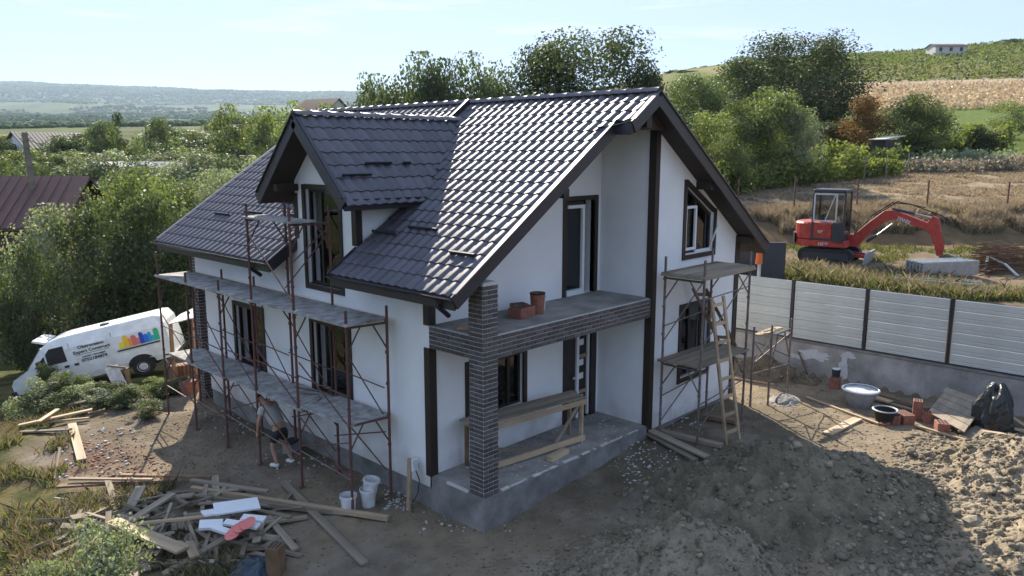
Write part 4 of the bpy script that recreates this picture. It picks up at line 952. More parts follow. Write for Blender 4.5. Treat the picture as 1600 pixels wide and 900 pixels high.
# ------------------------------------------------------------------ van, nose down the slope
van = empty('van', (0, 0, 0), 'old white panel van with rainbow skyline graphic parked nose down in the shrubs', 'van')
pr = Vector((.62, 15.3, 0)); pf = Vector((-2.55, 17.45, 0)); vd = (pf - pr).normalized(); vyaw = math.atan2(vd.y, vd.x)
PITCH = R(12.5)
van.rotation_mode = 'XYZ'
mv = Matrix.Rotation(vyaw, 4, 'Z') @ Matrix.Rotation(PITCH, 4, 'Y')
van.rotation_euler = mv.to_euler(); 
VH = 2.02
van.scale = (1.05, 1, .9)
van.location = at(274, 556, 24.6) - mv.to_3x3() @ Vector((0, .86, .38))
def V_(name, b, m, par=van, **k): return b.build(name, M[m], par, at=(0, 0, 0), **k)
# local x forward (rear axle x = .95 from the tail at 0), viewer's side is y = +.9? body y -.9...9
side = [(0, .42), (.0, .95), (.04, 1.7), (.12, 1.96), (.3, 2.02), (3.1, 2.04), (3.45, 1.98), (3.62, 1.85), (4.15, 1.18), (4.62, .98), (4.72, .8), (4.72, .42)]
def halfw(z): return np.interp(z, [.4, .6, 1.1, 1.7, 1.95, 2.05], [.82, .86, .87, .81, .74, .62])
b = MB(); nS = len(side); vs = []; fs = []
ysl = [-1, -.93, 0, .93, 1]
for sgn in ysl:
    for (x_, z_) in side:
        w_ = halfw(z_) * (.93 if x_ > 4.3 else 1) ; zz = z_ - (.045 if abs(sgn) == 1 and z_ > 1.9 else 0); vs.append((x_, sgn * w_, zz))
for k in range(4):
    for i in range(nS): fs.append((k * nS + i, k * nS + (i + 1) % nS, (k + 1) * nS + (i + 1) % nS, (k + 1) * nS + i))
# side skins: fan strips
def col_at(x_):
    zs = [];
    for (xa, za), (xb, zb_) in zip(side, side[1:] + side[:1]):
        if min(xa, xb) <= x_ <= max(xa, xb) and abs(xa - xb) > 1e-6: zs.append(za + (zb_ - za) * (x_ - xa) / (xb - xa))
    return (min(zs), max(zs)) if zs else (.42, .42)
b.add(vs, fs)
for sgn in (-1, 1):
    gx = sorted(set([0.001, .04, .12, .3, .8, 1.3, 1.8, 2.4, 3.1, 3.45, 3.62, 3.9, 4.15, 4.4, 4.62, 4.719])); gz = [0, .12, .3, .5, .75, 1.0]
    sv = []; 
    for x_ in gx:
        lo, hi = col_at(x_); hi -= .0
        for t in gz:
            z_ = lo + (hi - lo) * t; w_ = halfw(z_) * (.93 if x_ > 4.3 else 1); sv.append((x_, sgn * w_, z_ - (.045 if t == 1 and z_ > 1.9 else 0)))
    k = len(gz); b.add(sv, [(i * k + j, i * k + j + 1, (i + 1) * k + j + 1, (i + 1) * k + j) for i in range(len(gx) - 1) for j in range(k - 1)])
vb = V_('body', b, 'vanwhite')
S_ = 1    # the side turned to the viewer is +y (left flank of the van)
def sd(x_, z_, off=.008): return (x_, S_ * (halfw(z_) + off), z_)
def patch(name, pts, m, par=vb, off=.008, t=.006):
    return V_(name, MB().prism([sd(a, c, off) for a, c in pts], (0, S_ * t, 0)), m, par)
patch('side_window', [(3.0, 1.2), (3.02, 1.76), (3.42, 1.76), (3.55, 1.6), (3.55, 1.2)], 'glass_dark' if 'glass_dark' in M else 'black', off=.004)
patch('quarter_window', [(3.6, 1.2), (3.6, 1.56), (3.95, 1.2)], 'black', off=.004)
V_('windscreen', MB().prism([(3.66, -.72, 1.83), (3.66, .72, 1.83), (4.17, .78, 1.2), (4.17, -.78, 1.2)], (.012, 0, .01)), 'tub', vb)
for x_ in (2.86, 1.62): patch('panel_gap', [(x_, .55), (x_, 1.82), (x_ + .012, 1.82), (x_ + .012, .55)], 'vinyl')
patch('rub_strip', [(.28, 1.08), (.28, 1.13), (1.55, 1.13), (1.55, 1.08)], 'vinyl', t=.02)
for x_ in (2.7, 2.98): patch('door_handle', [(x_, .98), (x_, 1.06), (x_ + .13, 1.06), (x_ + .13, .98)], 'vinyl', t=.02)
V_('roof_vent', MB().lathe((1.9, .1, 2.03), [(.14, 0), (.13, .06), (0, .09)], 12), 'vinyl', vb)
V_('bumper', MB().bb(4.66, 4.8, -.82, .82, .42, .58), 'vinyl', vb); V_('bumper', MB().bb(-.08, .04, -.82, .82, .42, .56), 'vinyl', vb)
V_('wing_mirror', MB().box((3.75, .98, 1.3), (.08, .2, .28)), 'vinyl', vb)
V_('sun_visor', MB().prism([(3.62, -.7, 1.95), (3.95, -.7, 2.12), (4.0, -.7, 2.06), (3.68, -.7, 1.88)], (0, 1.0, 0)), 'vanwhite', vb)
for x_ in (.98, 3.72):
    for sgn in (-1, 1):
        wh = V_('wheel', MB().tube((x_, sgn * .62, .33), (x_, sgn * .86, .33), .325, 22), 'black'); V_('rim', MB().lathe((0, 0, 0), [(.001, .012), (.1, .012), (.17, -.02), (.19, .01)], 14), 'silver', wh)
        wh.children[0].location = (x_, sgn * .865, .33); wh.children[0].rotation_euler = (R(-90 * sgn), 0, 0)
    t_ = np.linspace(0, math.pi, 10); patch('wheel_arch', [(x_ + .42 * math.cos(a), .42 + .38 * math.sin(a)) for a in t_], 'black', off=.003, t=.003)
cols = [((.85, .72, .05), .0, .26), ((.85, .6, .05), .14, .36), ((.9, .45, .1), .16, .42), ((.7, .2, .1), .35, .3), ((.75, .25, .2), .5, .26), ((.02, .1, .55), .62, .4), ((.03, .25, .75), .78, .26), ((.03, .4, .8), .86, .34), ((.05, .5, .6), 1.02, .22), ((.03, .5, .3), 1.08, .38), ((.05, .55, .12), 1.16, .4)]
x = 1.46
for i, (c, dx, h) in enumerate([((.8, .7, .04), .16, .22), ((.85, .5, .04), .17, .42), ((.8, .3, .08), .12, .28), ((.65, .16, .1), .16, .36), ((.62, .2, .2), .12, .24), ((.02, .05, .42), .14, .4), ((.02, .16, .6), .16, .3), ((.03, .3, .65), .12, .34), ((.04, .4, .5), .1, .2), ((.03, .42, .2), .16, .42)]):
    M['sky%d' % i] = mat('graphic_colour', c, .5, .05, 3, 0)
    patch('graphic_bar', [(x, 1.17), (x - dx + .01, 1.17), (x - dx + .01, 1.17 + h * .9), (x - dx / 2, 1.17 + h * 1.05), (x, 1.17 + h * .95)], 'sky%d' % i, t=.004); x -= dx * .84
for s_, sz, x_, z_ in (('Obersceanu', .155, 2.62, 1.53), ('Expert Construct', .15, 2.78, 1.37), ('Lucrari - Amenajari', .085, 2.55, 1.2), ('0752184879', .15, 2.6, 1.05)):
    tx = text(s_, sz, 'vinyl', vb, sd(x_, z_, .012), (R(90), 0, R(180)), bold=.003); tx.rotation_euler = (R(90 - (4 if z_ > 1.3 else 0)), 0, R(180))
patch('print_line', [(2.72, 1.31), (2.72, 1.322), (1.75, 1.322), (1.75, 1.31)], 'vinyl')
ORD = ['first', 'second', 'third', 'fourth', 'fifth', 'sixth', 'seventh', 'eighth', 'ninth', 'tenth', 'eleventh', 'twelfth', 'thirteenth', 'fourteenth', 'fifteenth', 'sixteenth']
# ------------------------------------------------------------------ small things on the site
rq = random.Random(19)
def plank_between(label, a, b_, w=.14, th=.04, m='wood', lift=(.03, .03), cat='plank', group=None, name='plank', roll=0):
    p, q = gp(*a), gp(*b_); p = Vector((p.x, p.y, p.z + lift[0])); q = Vector((q.x, q.y, q.z + lift[1])); d = q - p
    o = MB().box((0, 0, 0), (d.length, w, th)).build(name, M[m], at=(0, 0, 0), bevel=.003)
    x_ = d.normalized(); y_ = Vector((0, 0, 1)).cross(x_).normalized(); z_ = x_.cross(y_)
    mm = Matrix((x_, y_, z_)).transposed() @ Matrix.Rotation(roll, 3, 'X')
    o.location = (p + q) / 2; o.rotation_euler = mm.to_euler(); return tag(o, label, cat, group)
# scrap timber heap
hc = None; GH = 'scrap boards thrown on the timber heap'
heapo = []
smesh = {}
def sboard(l, w, t, m):
    k = (round(l, 1), round(w, 2), round(t, 3), m)
    if k not in smesh:
        o = MB().box((0, 0, 0), (k[0], k[1], k[2])).build('scrap_board', M[m], at=(0, 0, 0), bevel=.003); smesh[k] = o.data; bpy.data.objects.remove(o)
    return smesh[k]
HEAPLAB = 'weathered grey offcut lying jumbled in the big scrap timber heap'
def hlabel(u, v, ln, w, up):
    size = {.4: 'stubby', .5: 'short', .6: 'fairly short', .8: 'medium length', 1.0: 'long', 1.3: 'very long'}[ln] + (' thin' if w < .07 else ' narrow' if w < .09 else ' broad' if w > .12 else '')
    side = ('at the weedy end' if u < 165 else 'near the weedy end' if u < 235 else 'around the middle' if u < 305 else 'near the foam offcuts' if u < 375 else 'by the long beams') + (', far side' if v < 805 else ', near side' if v > 860 else '')
    return size + ' offcut ' + ('high ' if up > .2 else 'low ') + side + ' of the timber heap'
for i in range(215):
    u = rq.uniform(60, 450); v = rq.uniform(765, 900)
    if ((u - 270) / 205) ** 2 + ((v - 832) / 72) ** 2 > 1: continue
    if u < 150 and v < 800 and rq.random() < .7: continue
    p = gp(u, v); core = max(0, 1 - ((u - 270) / 190) ** 2 - ((v - 830) / 70) ** 2)
    ln = rq.choice([.4, .5, .6, .8, 1.0, 1.3]); w = rq.choice([.06, .08, .1, .14]); t = rq.choice([.025, .035, .05])
    o = link_mesh('scrap_board', sboard(ln, w, t, 'wood_grey'), None, (p.x, p.y, p.z + .04 + rq.uniform(0, .34) * core))
    o.rotation_euler = (rq.uniform(-.35, .35), rq.uniform(-.3, .3), rq.uniform(0, 3.14)); tag(o, hlabel(u, v, ln, w, o.location.z - p.z), 'board', GH)
for lab, a, b_, w, lf, m in [
 ('wide pale board slanting across the near side of the timber heap', (178, 845), (288, 888), .26, (.4, .34), 'wood'),
 ('wide grey board standing out on the far side of the timber heap', (198, 826), (222, 782), .2, (.25, .3), 'wood_grey'),
 ('long straight grey board lying diagonally on top of the timber heap', (210, 845), (272, 798), .16, (.42, .36), 'wood_grey'),
 ('narrow pale batten lying level across the heap beside the white foam', (215, 852), (345, 836), .07, (.42, .4), 'wood'),
 ('short grey board leaning upright at the near edge of the timber heap', (166, 893), (173, 832), .1, (.1, .42), 'wood_grey'),
 ('thin brown board poking out of the near corner of the timber heap', (105, 900), (162, 866), .09, (.1, .2), 'wood_old'),
 ('stubby pale board lying flat below the white foam offcuts', (296, 872), (306, 892), .16, (.3, .25), 'wood'),
 ('long straight beam running from the timber heap towards the buckets', (300, 773), (607, 816), .1, (.14, .08), 'wood'),
 ('second long beam lying just in front of the straight beam', (285, 786), (540, 806), .09, (.16, .06), 'wood_grey'),
 ('long grey board lying alone on the dirt pointing at the viewer', (442, 757), (570, 884), .15, (.06, .03), 'wood_grey'),
 ('grey board lying against the foam offcuts at the end of the heap', (418, 815), (462, 864), .13, (.1, .06), 'wood_grey'),
 ('reddish board along the far edge of the timber heap', (92, 768), (275, 760), .16, (.12, .16), 'wood_old'),
 ('brown batten lying on top of the reddish board', (110, 762), (240, 766), .07, (.2, .24), 'wood'),
 ('brown board in the shade at the far edge of the timber heap', (190, 757), (330, 752), .1, (.22, .1), 'wood_old'),
 ('grey board crossing the far end of the timber heap', (300, 764), (420, 782), .1, (.2, .2), 'wood_grey'),
 ('sunlit board on the small plank pile, uppermost', (25, 664), (138, 642), .15, (.3, .3), 'wood'),
 ('grey board behind the uppermost one on the small plank pile', (50, 655), (122, 636), .12, (.25, .25), 'wood_grey'),
 ('sunlit board across the middle of the small plank pile', (30, 676), (145, 652), .14, (.2, .22), 'wood'),
 ('thin sunlit batten low on the small plank pile', (60, 668), (140, 660), .07, (.14, .12), 'wood'),
 ('short board slanting across the small plank pile', (62, 674), (92, 656), .12, (.26, .3), 'wood'),
 ('dark board lowest on the small plank pile', (18, 680), (110, 676), .14, (.08, .08), 'wood_grey'),
 ('reddish board end beside the small plank pile', (138, 652), (165, 645), .12, (.1, .1), 'wood_old'),
 ('wide sunlit board lying apart on the brick rubble', (113, 668), (128, 722), .2, (.1, .05), 'wood'),
 ('thin stick leaning at the edge of the brick rubble', (86, 752), (96, 722), .05, (.05, .35), 'wood'),
 ('two metre plank ramp lying on the terrace edge, upper board', (988, 669), (1105, 721), .19, (.16, .1), 'wood_grey'),
 ('plank ramp lower board partly under the upper one', (1002, 676), (1088, 722), .16, (.08, .04), 'wood_grey'),
 ('thick grey beam lying on the dirt at the foot of the tower scaffold', (1030, 679), (1128, 702), .16, (.09, .08), 'wood_grey'),
 ('square beam under the wooden ladder by the gable plinth', (1098, 655), (1150, 664), .14, (.08, .08), 'wood_old'),
 ('long thin batten lying across the dirt towards the mortar tub', (1260, 622), (1372, 664), .06, (.03, .03), 'wood'),
 ('sunlit flat board lying on the strip of lit ground', (1292, 680), (1340, 656), .22, (.03, .03), 'wood'),
 ('long pale batten lying in front of the leaning hatch', (1430, 668), (1522, 694), .09, (.05, .04), 'wood'),
 ('short wide board lying beside the black sheet bundle', (1508, 688), (1535, 672), .3, (.05, .05), 'wood_grey'),
 ('board leaning out from the bundle foot, nearest the heap', (1535, 682), (1605, 690), .12, (.12, .1), 'wood'),
 ('board behind the nearest one by the bundle foot', (1555, 672), (1605, 682), .12, (.12, .12), 'wood'),
 ('board lying against the concrete wall beyond the bundle', (1575, 662), (1605, 676), .12, (.2, .12), 'wood'),
 ('brown board lying along the wall foot behind the mortar tub', (1375, 622), (1450, 645), .12, (.1, .1), 'wood_old'),
 ('second brown board along the wall foot', (1380, 630), (1442, 648), .12, (.05, .05), 'wood_grey'),
 ('yellowish board end next to the mortar tub', (1362, 625), (1392, 634), .2, (.1, .1), 'wood'),
 ('long batten lying along the gable wall foot beyond the scaffold', (1145, 592), (1210, 603), .06, (.04, .04), 'wood'),
 ('thin pole leaning on the limed concrete wall', (1262, 588), (1240, 560), .03, (.05, .5), 'wood_old')]:
    plank_between(lab, a, b_, w, .045 if 'beam' not in lab else .09, m, lf)
# foam offcuts with pink labels
for lab, c, sz, rot, m in [
 ('large white foam sheet with torn edge lying on the timber heap', (372, 822), (.8, .42, .04), (.1, .05, -.35), 'foam'),
 ('white foam sheet partly under a grey offcut on the timber heap', (345, 830), (.6, .3, .04), (-.1, .1, -.2), 'foam'),
 ('stained white foam offcut beside the pink labels', (332, 852), (.4, .24, .06), (.2, .1, -.5), 'foam'),
 ('long white foam strip pointing at the pink labels', (352, 862), (.5, .13, .06), (.15, .2, -1.05), 'foam'),
 ('white foam strip behind the pink labels', (368, 850), (.36, .16, .05), (.1, .1, -.9), 'foam'),
 ('white foam strip above the dark blue tarp', (390, 852), (.4, .16, .05), (.1, .1, -1.0), 'foam'),
 ('last white foam offcut next to the hollow block', (398, 842), (.42, .2, .05), (0, .1, -.8), 'foam')]:
    p = gp(*c); board('foam_offcut', lab, 'foam offcut', (p.x, p.y, p.z + .4), sz, rot, m)
pk = []
for i, c in enumerate([(366, 872), (372, 866), (380, 862), (390, 858)]):
    p = gp(*c); n = 14; o = MB().prism([(.2 * math.cos(2 * math.pi * k / n), .1 * math.sin(2 * math.pi * k / n), 0) for k in range(n)], (0, 0, .008)).build('paper_label', M['pink'], at=(0, 0, 0))
    o.location = (p.x, p.y, p.z + .46 + .012 * i); o.rotation_euler = (.3, -.1, .55); tag(o, ['largest oval pink paper label, nearest the viewer', 'second oval pink paper label in the fan', 'third oval pink paper label in the fan', 'oval pink paper label, farthest back in the fan'][i], 'paper label', 'fan of pink paper labels')
p = gp(402, 893); 
def crumple(name, label, cat, p, sx, sy, sz, m, seed, fl=.25):
    n1, n2 = 28, 14; vs = []; r = random.Random(seed); ph = [r.uniform(0, 6.28) for _ in range(8)]
    for j in range(n2 + 1):
        v = j / n2
        for i in range(n1):
            t = 2 * math.pi * i / n1; k = 1 + fl * (math.sin(3 * t + ph[0] + v * 3) * .4 + math.sin(5 * t + ph[1] - v * 4) * .3 + math.sin(9 * t + ph[2] + v * 7) * .18) + r.uniform(-.04, .04)
            rr = math.sin(min(1, .12 + .88 * (1 - v)) * math.pi / 2) if v > 0 else .96
            vs.append((sx * rr * k * math.cos(t), sy * rr * k * math.sin(t), sz * (math.sin(v * math.pi / 2)) * (1 + .08 * math.sin(4 * t + ph[3]))))
    fs = [(j * n1 + i, j * n1 + (i + 1) % n1, (j + 1) * n1 + (i + 1) % n1, (j + 1) * n1 + i) for j in range(n2) for i in range(n1)]
    fs.append(tuple(n2 * n1 + i for i in range(n1)))
    o = MB().add(vs, fs).build(name, M[m], at=(0, 0, 0), smooth=False); o.location = p; return tag(o, label, cat)
crumple('tarpaulin', 'dark blue tarpaulin crumpled beside the foam offcuts at the heap edge', 'tarpaulin', gp(400, 892) - Vector((0, 0, .04)), .55, .35, .22, 'tarp', 4)
crumple('plastic_sheet_bundle', 'black plastic sheet bundle standing against the concrete wall', 'plastic bundle', gp(1552, 668) - Vector((0, 0, .05)), .48, .42, 1.05, 'bag', 8, .32)
p = gp(432, 895); bk_ = block('reddish hollow block standing on end beside the tarpaulin', (p.x, p.y, p.z + .25), (.26, .24, .5), .6, 'wood_old')
# red blocks by the wall
for lab, c, sz, rz in [('upright red hollow block at the wall side of the block group', (1432, 655), (.26, .2, .5), .3), ('red block lying in front of the upright one', (1412, 660), (.42, .28, .26), .9), ('red block lying beside the round pail', (1398, 662), (.3, .25, .25), .1),
  ('single red block lying in front of the leaning hatch', (1471, 676), (.34, .26, .28), .5), ('small red block at the foot of the upright one', (1448, 660), (.22, .18, .3), .2), ('flat red block fragment lying near the round pail', (1382, 664), (.28, .14, .08), -.2),
  ('red block under the white pot beside the dark soil heap', (1304, 606), (.3, .25, .32), .2), ('red block leaning under the far end of the eaves scaffold', (296, 615), (.4, .3, .4), .3)]:
    p = gp(*c); block(lab, (p.x, p.y, p.z + sz[2] / 2 - .02), sz, rz)
p = gp(1305, 604); MBp = empty('pot', (p.x, p.y, p.z + .3), 'small dark pot with white lid standing on a red block', 'pot')
MB().lathe((p.x, p.y, p.z + .3), [(0, 0), (.1, 0), (.12, .2), (0, .2)], 14).build('body', M['cab'], MBp); MB().lathe((p.x, p.y, p.z + .5), [(0, 0), (.11, 0), (.11, .015), (0, .016)], 14).build('lid', M['plastic'], MBp)
# mortar tub and pail
p = gp(1343, 634); tubb = empty('mortar_tub', (p.x, p.y, p.z), 'large round tub full of pale mortar slurry near the concrete wall', 'mortar tub')
MB().lathe(p, [(.2, 0), (.26, .0), (.42, .4), (.45, .42), (.45, .45), (.41, .44), (.39, .38), (0, .38)], 30).build('body', M['tub'], tubb, smooth=False)
MB().lathe(p, [(.445, .455), (.46, .44), (.43, .465), (.41, .455)], 30).build('rim', M['plastic'], tubb); MB().lathe(p, [(0, .41), (.405, .412)], 30).build('slurry', M['slurry'], tubb)
p = gp(1382, 659); pail = empty('pail', (p.x, p.y, p.z), 'dark round pail with grey rim beside the red blocks', 'pail')
MB().lathe(p, [(0, 0), (.2, 0), (.27, .3), (.25, .3), (.19, .05), (0, .05)], 20).build('body', M['black'], pail); MB().lathe(p, [(.27, .29), (.3, .31), (.27, .33), (.24, .31)], 20).build('rim', M['tub'], pail)
# leaning wooden hatch of four boards
def onx(px, py, x):
    d = ray(px, py); return CAM + d * ((x - CAM.x) / d.x)
ha = empty('wooden_hatch', (0, 0, 0), 'square hatch of brown boards propped slanting on the blocks by the wall', 'wooden hatch')
ka, kb = gp(1449, 655) + Vector((0, 0, .16)), gp(1506, 688) + Vector((0, 0, .16)); kd, kc = onx(1481, 607, 12.5), onx(1541, 628, 12.45)
nn = (kb - ka).cross(kd - ka).normalized(); nn = nn if nn.z > 0 else -nn
for k in range(5):
    t0, t1 = k / 5 + .006, (k + 1) / 5 - .006; e0, e1 = ka.lerp(kd, t0), kb.lerp(kc, t0); f0_, f1_ = ka.lerp(kd, t1), kb.lerp(kc, t1); ex_ = (e1 - e0).normalized() * rq.uniform(-.03, .04)
    MB().prism([e0 - ex_, e1 + ex_, f1_ + ex_, f0_ - ex_], nn * .03).build('board', M['wood_grey'], ha)
for q in (.12, .88): MB().beam(ka.lerp(kb, q) - nn * .02, kd.lerp(kc, q) - nn * .02, .09, .035, nn).build('batten', M['wood_grey'], ha)
# buckets by the scaffold foot
def bucket(label, c, tilt=0, rz=0, h=.36, z=0, p3=None):
    p = p3 or gp(*c); e = empty('bucket', (0, 0, 0), label, 'bucket', 'white mortar buckets at the scaffold foot'); e['_org'] = [0, 0, 0]
    MB().lathe((0, 0, 0), [(0, 0), (.125, 0), (.155, h), (.145, h), (.118, .02), (0, .02)], 20).build('body', M['plastic'], e, at=(0, 0, 0)); MB().lathe((0, 0, h - .05), [(.158, 0), (.168, .0), (.168, .05), (.145, .05)], 20).build('rim', M['plastic'], e, at=(0, 0, 0))
    hp = [(.165 * math.cos(t), .165 * math.sin(t), h - .06 - .1 * math.sin((t) )) for t in np.linspace(0, math.pi, 10)]; MB().path(hp, .004, 5).build('handle', M['zinc'], e, at=(0, 0, 0))
    e.location = (p.x, p.y, p.z + z); e.rotation_euler = (tilt, 0, rz); return e
bucket('single white mortar bucket beside the stacked pair', (545, 800)); b2 = gp(576, 790)
bucket('lower bucket of the stacked white pair', None, p3=b2); bucket('upper bucket of the stacked white pair, tilted and open', None, p3=b2 + Vector((.02, 0, 0)), z=.2, tilt=.18, rz=.6)
# stake with electric box
p = gp(641, 795); q = Vector((p.x + .02, p.y + .0, p.z + 1.02))
st = empty('power_stake', p, 'timber stake carrying a small white socket box beside the dark corner post', 'power stake')
MB().beam((p.x - .04, p.y, p.z - .05), q, .09, .05, (1, 0, 0)).build('stake', M['wood'], st)
MB().box(q + Vector((.06, -.06, -.13)), (.14, .09, .24)).build('socket_box', M['plastic'], st, bevel=.01); MB().box(q + Vector((.13, -.06, -.16)), (.03, .06, .1)).build('plug', M['black'], st)
MB().path([q + Vector((.08, -.08, -.25)), q + Vector((.14, -.1, -.45)), q + Vector((.1, -.1, -.7)), Vector((p.x, p.y - .05, p.z + .1)), Vector((p.x - .1, p.y - .2, p.z + .02))], .011, 6).build('cable', M['cable'], st)
# tool box by the worker, white post sign by the van
p = gp(456, 706); tb2 = empty('tool_crate', p, 'grey tool crate at the worker\'s side beside the wall foot', 'tool crate')
MB().box(p + Vector((0, 0, .12)), (.34, .26, .24), Euler((0, 0, .4)).to_matrix()).build('body', M['tub'], tb2, bevel=.01); MB().box(p + Vector((0, 0, .26)), (.36, .28, .03), Euler((0, 0, .4)).to_matrix()).build('lid', M['black'], tb2)
p = gp(207, 618); q = gp(186, 618)
sg = empty('post_with_sack', p, 'short timber post with a stained white panel tied beside it in front of the van', 'post')
MB().beam(p - Vector((0, 0, .1)), p + Vector((-.1, .05, .85)), .12, .1, (1, 0, 0)).build('post', M['wood_old'], sg)
MB().beam(p + Vector((-.18, .1, .05)), p + Vector((-.42, .3, .9)), .36, .04, (0, 1, 0)).build('panel', M['plastic'], sg); MB().beam(p + Vector((-.1, .05, .86)), p + Vector((-.5, .35, .95)), .05, .05).build('top_rail', M['wood_grey'], sg)
# lean-to roof by the back of the house
ltp = at(272, 508, 23.0); lt = empty('lean_to', (0, 0, 0), 'small lean-to with pale sheet roof behind the van\'s tail', 'lean-to')
a, b_, c, d = at(255, 510, 23), at(305, 488, 23.0), at(306, 482, 24.6), at(272, 500, 24.6)
MB().prism([at(262, 508, 22.6), at(304, 497, 22.6), at(306, 481, 24.4), at(282, 492, 24.4)], (0, 0, .03)).build('roof_sheet', M['stucco_shed'], lt)
for px_, f in ((266, 22.7), (302, 22.7), (300, 24.2)):
    t = at(px_, 505 if f < 23 else 488, f); MB().beam((t.x, t.y, g1(t.x, t.y) - .1), t, .09, .09, (1, 0, 0)).build('prop', M['wood_old'], lt)
for k in range(6): 
    t = at(270 + k * 6, 530, 23.2); MB().box((t.x, t.y, g1(t.x, t.y) + .25), (.3, .3, .5)).build('stacked_block', M['brickred' if k % 2 else 'wood_old'], lt)
# dark soil wedge against the wall, sheet bundle etc.
heap('dirt_heap', 'dark brown soil wedge against the concrete wall behind the low scaffold', 12.0, .6, .9, 2.0, 0, .6, M['earth2'], 51, nst=500, sz=(.02, .06), rough=.1)
heap('dirt_heap', 'small grey sand heap under the low scaffold', *(lambda q: (q.x, q.y))(gp(1222, 625)), .7, .5, .3, .25, M['slab'], 61, nst=120, sz=(.01, .03), rough=.05)
# roofing metal stack, galvanised profiles, brushwood on the bank
ms = at(1470, 435, 23.9); ms.z = g1(ms.x, ms.y)
ds = (at(1512, 430, 24.0) - at(1428, 420, 23.5)); ds.z = 0; Ls = ds.length; ds.normalize(); sa = math.atan2(ds.y, ds.x)
stck = empty('sheet_stack', ms, 'stack of galvanised roofing sheets on the bank near the digger bucket', 'sheet stack')
for k in range(10):
    b = MB(); b.box(Vector((ms.x, ms.y, ms.z + .1 + k * .045)), (Ls + rq.uniform(-.04, .04), .8, .018), Euler((0, 0, sa + rq.uniform(-.004, .004))).to_matrix())
    for j in range(6): b.box(Vector((ms.x, ms.y, ms.z + .125 + k * .045)) + Vector((-ds.y, ds.x, 0)) * (j - 2.5) * .14, (Ls, .04, .03), Euler((0, 0, sa)).to_matrix())
    b.build('sheet', M['zinc'], stck)
for k in range(9):
    a = at(1395 + rq.uniform(-6, 6), 438 + k * 1.6, 23.6 - k * .09); b_ = at(1532 + rq.uniform(-6, 6), 459 + k * 1.6, 22.6 - k * .09)
    for q in (a, b_): q.z = g1(q.x, q.y) + .1 + .05 * (k % 3)
    o = MB().beam(a, b_, .05, .035).build('steel_profile', M['zinc'], at=(a + b_) / 2); tag(o, ORD[k] + ' galvanised steel profile from the far side of the bundle on the bank', 'steel profile', 'bundle of steel profiles on the bank')
br = at(1560, 440, 25.5); bc = MB()
for k in range(230):
    a = at(rq.uniform(1512, 1560), rq.uniform(402, 448), rq.uniform(24.4, 27)); a.z = g1(a.x, a.y) + rq.uniform(.05, .75); l = rq.uniform(1.2, 3)
    e_ = a + (ds * l + Vector((rq.uniform(-.3, .3), rq.uniform(-.3, .3), rq.uniform(-.45, .1)))); bc.tube(a, e_, rq.uniform(.008, .022), 4, .006, cap=False)
o = bc.build('brushwood', M['wood_old'], at=br); tag(o, 'loose brushwood and old stakes piled on the bank at the frame edge', 'brushwood', kind='stuff')
stp = MB(); s0 = at(1548, 402, 25); s1 = at(1600, 440, 24.2); stp.path([s0, s0.lerp(s1, .4) + Vector((0, 0, .12)), s1], .04, 6).path([s0 + Vector((.1, .1, 0)), s0 + Vector((-.1, .1, -.5))], .04, 6)
tag(stp.build('cloth_strip', M['plastic'], at=s0), 'pale cloth strip tied round the brushwood pile', 'cloth strip')
# neighbour's dark shed behind the gable corner, orange cloth
sh = at(1172, 400, 24.0)
s_ = empty('dark_shed', (sh.x, sh.y, .4), 'dark boarded shed wall seen under the gable eaves', 'shed')
MB().box((sh.x, sh.y, 2.0), (.12, 2.2, 2.6), Euler((0, 0, R(45))).to_matrix()).build('wall', M['cab'], s_); 
sp = at(1187, 405, 23.2); MB().beam((sp.x, sp.y, g1(sp.x, sp.y)), (sp.x, sp.y, sp.z + .6), .08, .08, (1, 0, 0)).build('post', M['stucco_shed'], s_)
sp2 = at(1186, 402, 23.1); o = crumple('orange_cloth', 'orange cloth hanging on the shed post beyond the gable corner', 'cloth', sp2 - Vector((0, 0, .2)), .1, .1, .42, 'orange', 5)
# litter of white rubble and clay crumbs
def scatter(name, label, boxes, n, sz, m, seed, kind='stuff', sq=.6):
    r = random.Random(seed); B = [r.choice(boxes) for _ in range(n)]
    pts = gpn([r.uniform(b[0], b[1]) for b in B], [r.uniform(b[2], b[3]) for b in B]); pts[:, 2] += sz * .2
    rr = np.random.default_rng(seed); o = lumps(name, np.array(pts), sz * rr.uniform(.3, 1.2, n), M[m], seed=seed, squash=sq); tag(o, label, None, None, kind)
scatter('rubble', 'white render crumbs on the ground', [(655, 800, 760, 835), (600, 660, 740, 790), (400, 600, 700, 760), (980, 1050, 690, 760), (960, 1060, 700, 745), (600, 640, 760, 800), (300, 420, 620, 680), (1040, 1100, 650, 680)], 520, .035, 'chip', 3)
scatter('brick_rubble', 'broken brick pieces in the rubble patch', [(85, 215, 670, 752), (120, 190, 690, 745), (190, 260, 710, 750)], 300, .035, 'brickred', 5)
scatter('gravel', 'clay crumbs strewn over the yard', [(200, 800, 640, 890), (700, 1000, 720, 900), (1150, 1450, 600, 720), (150, 400, 620, 760)], 3600, .026, 'stone', 6)
scatter('rubble', 'pale crumbs on the brick rubble patch', [(85, 215, 670, 752)], 90, .05, 'chip', 9)
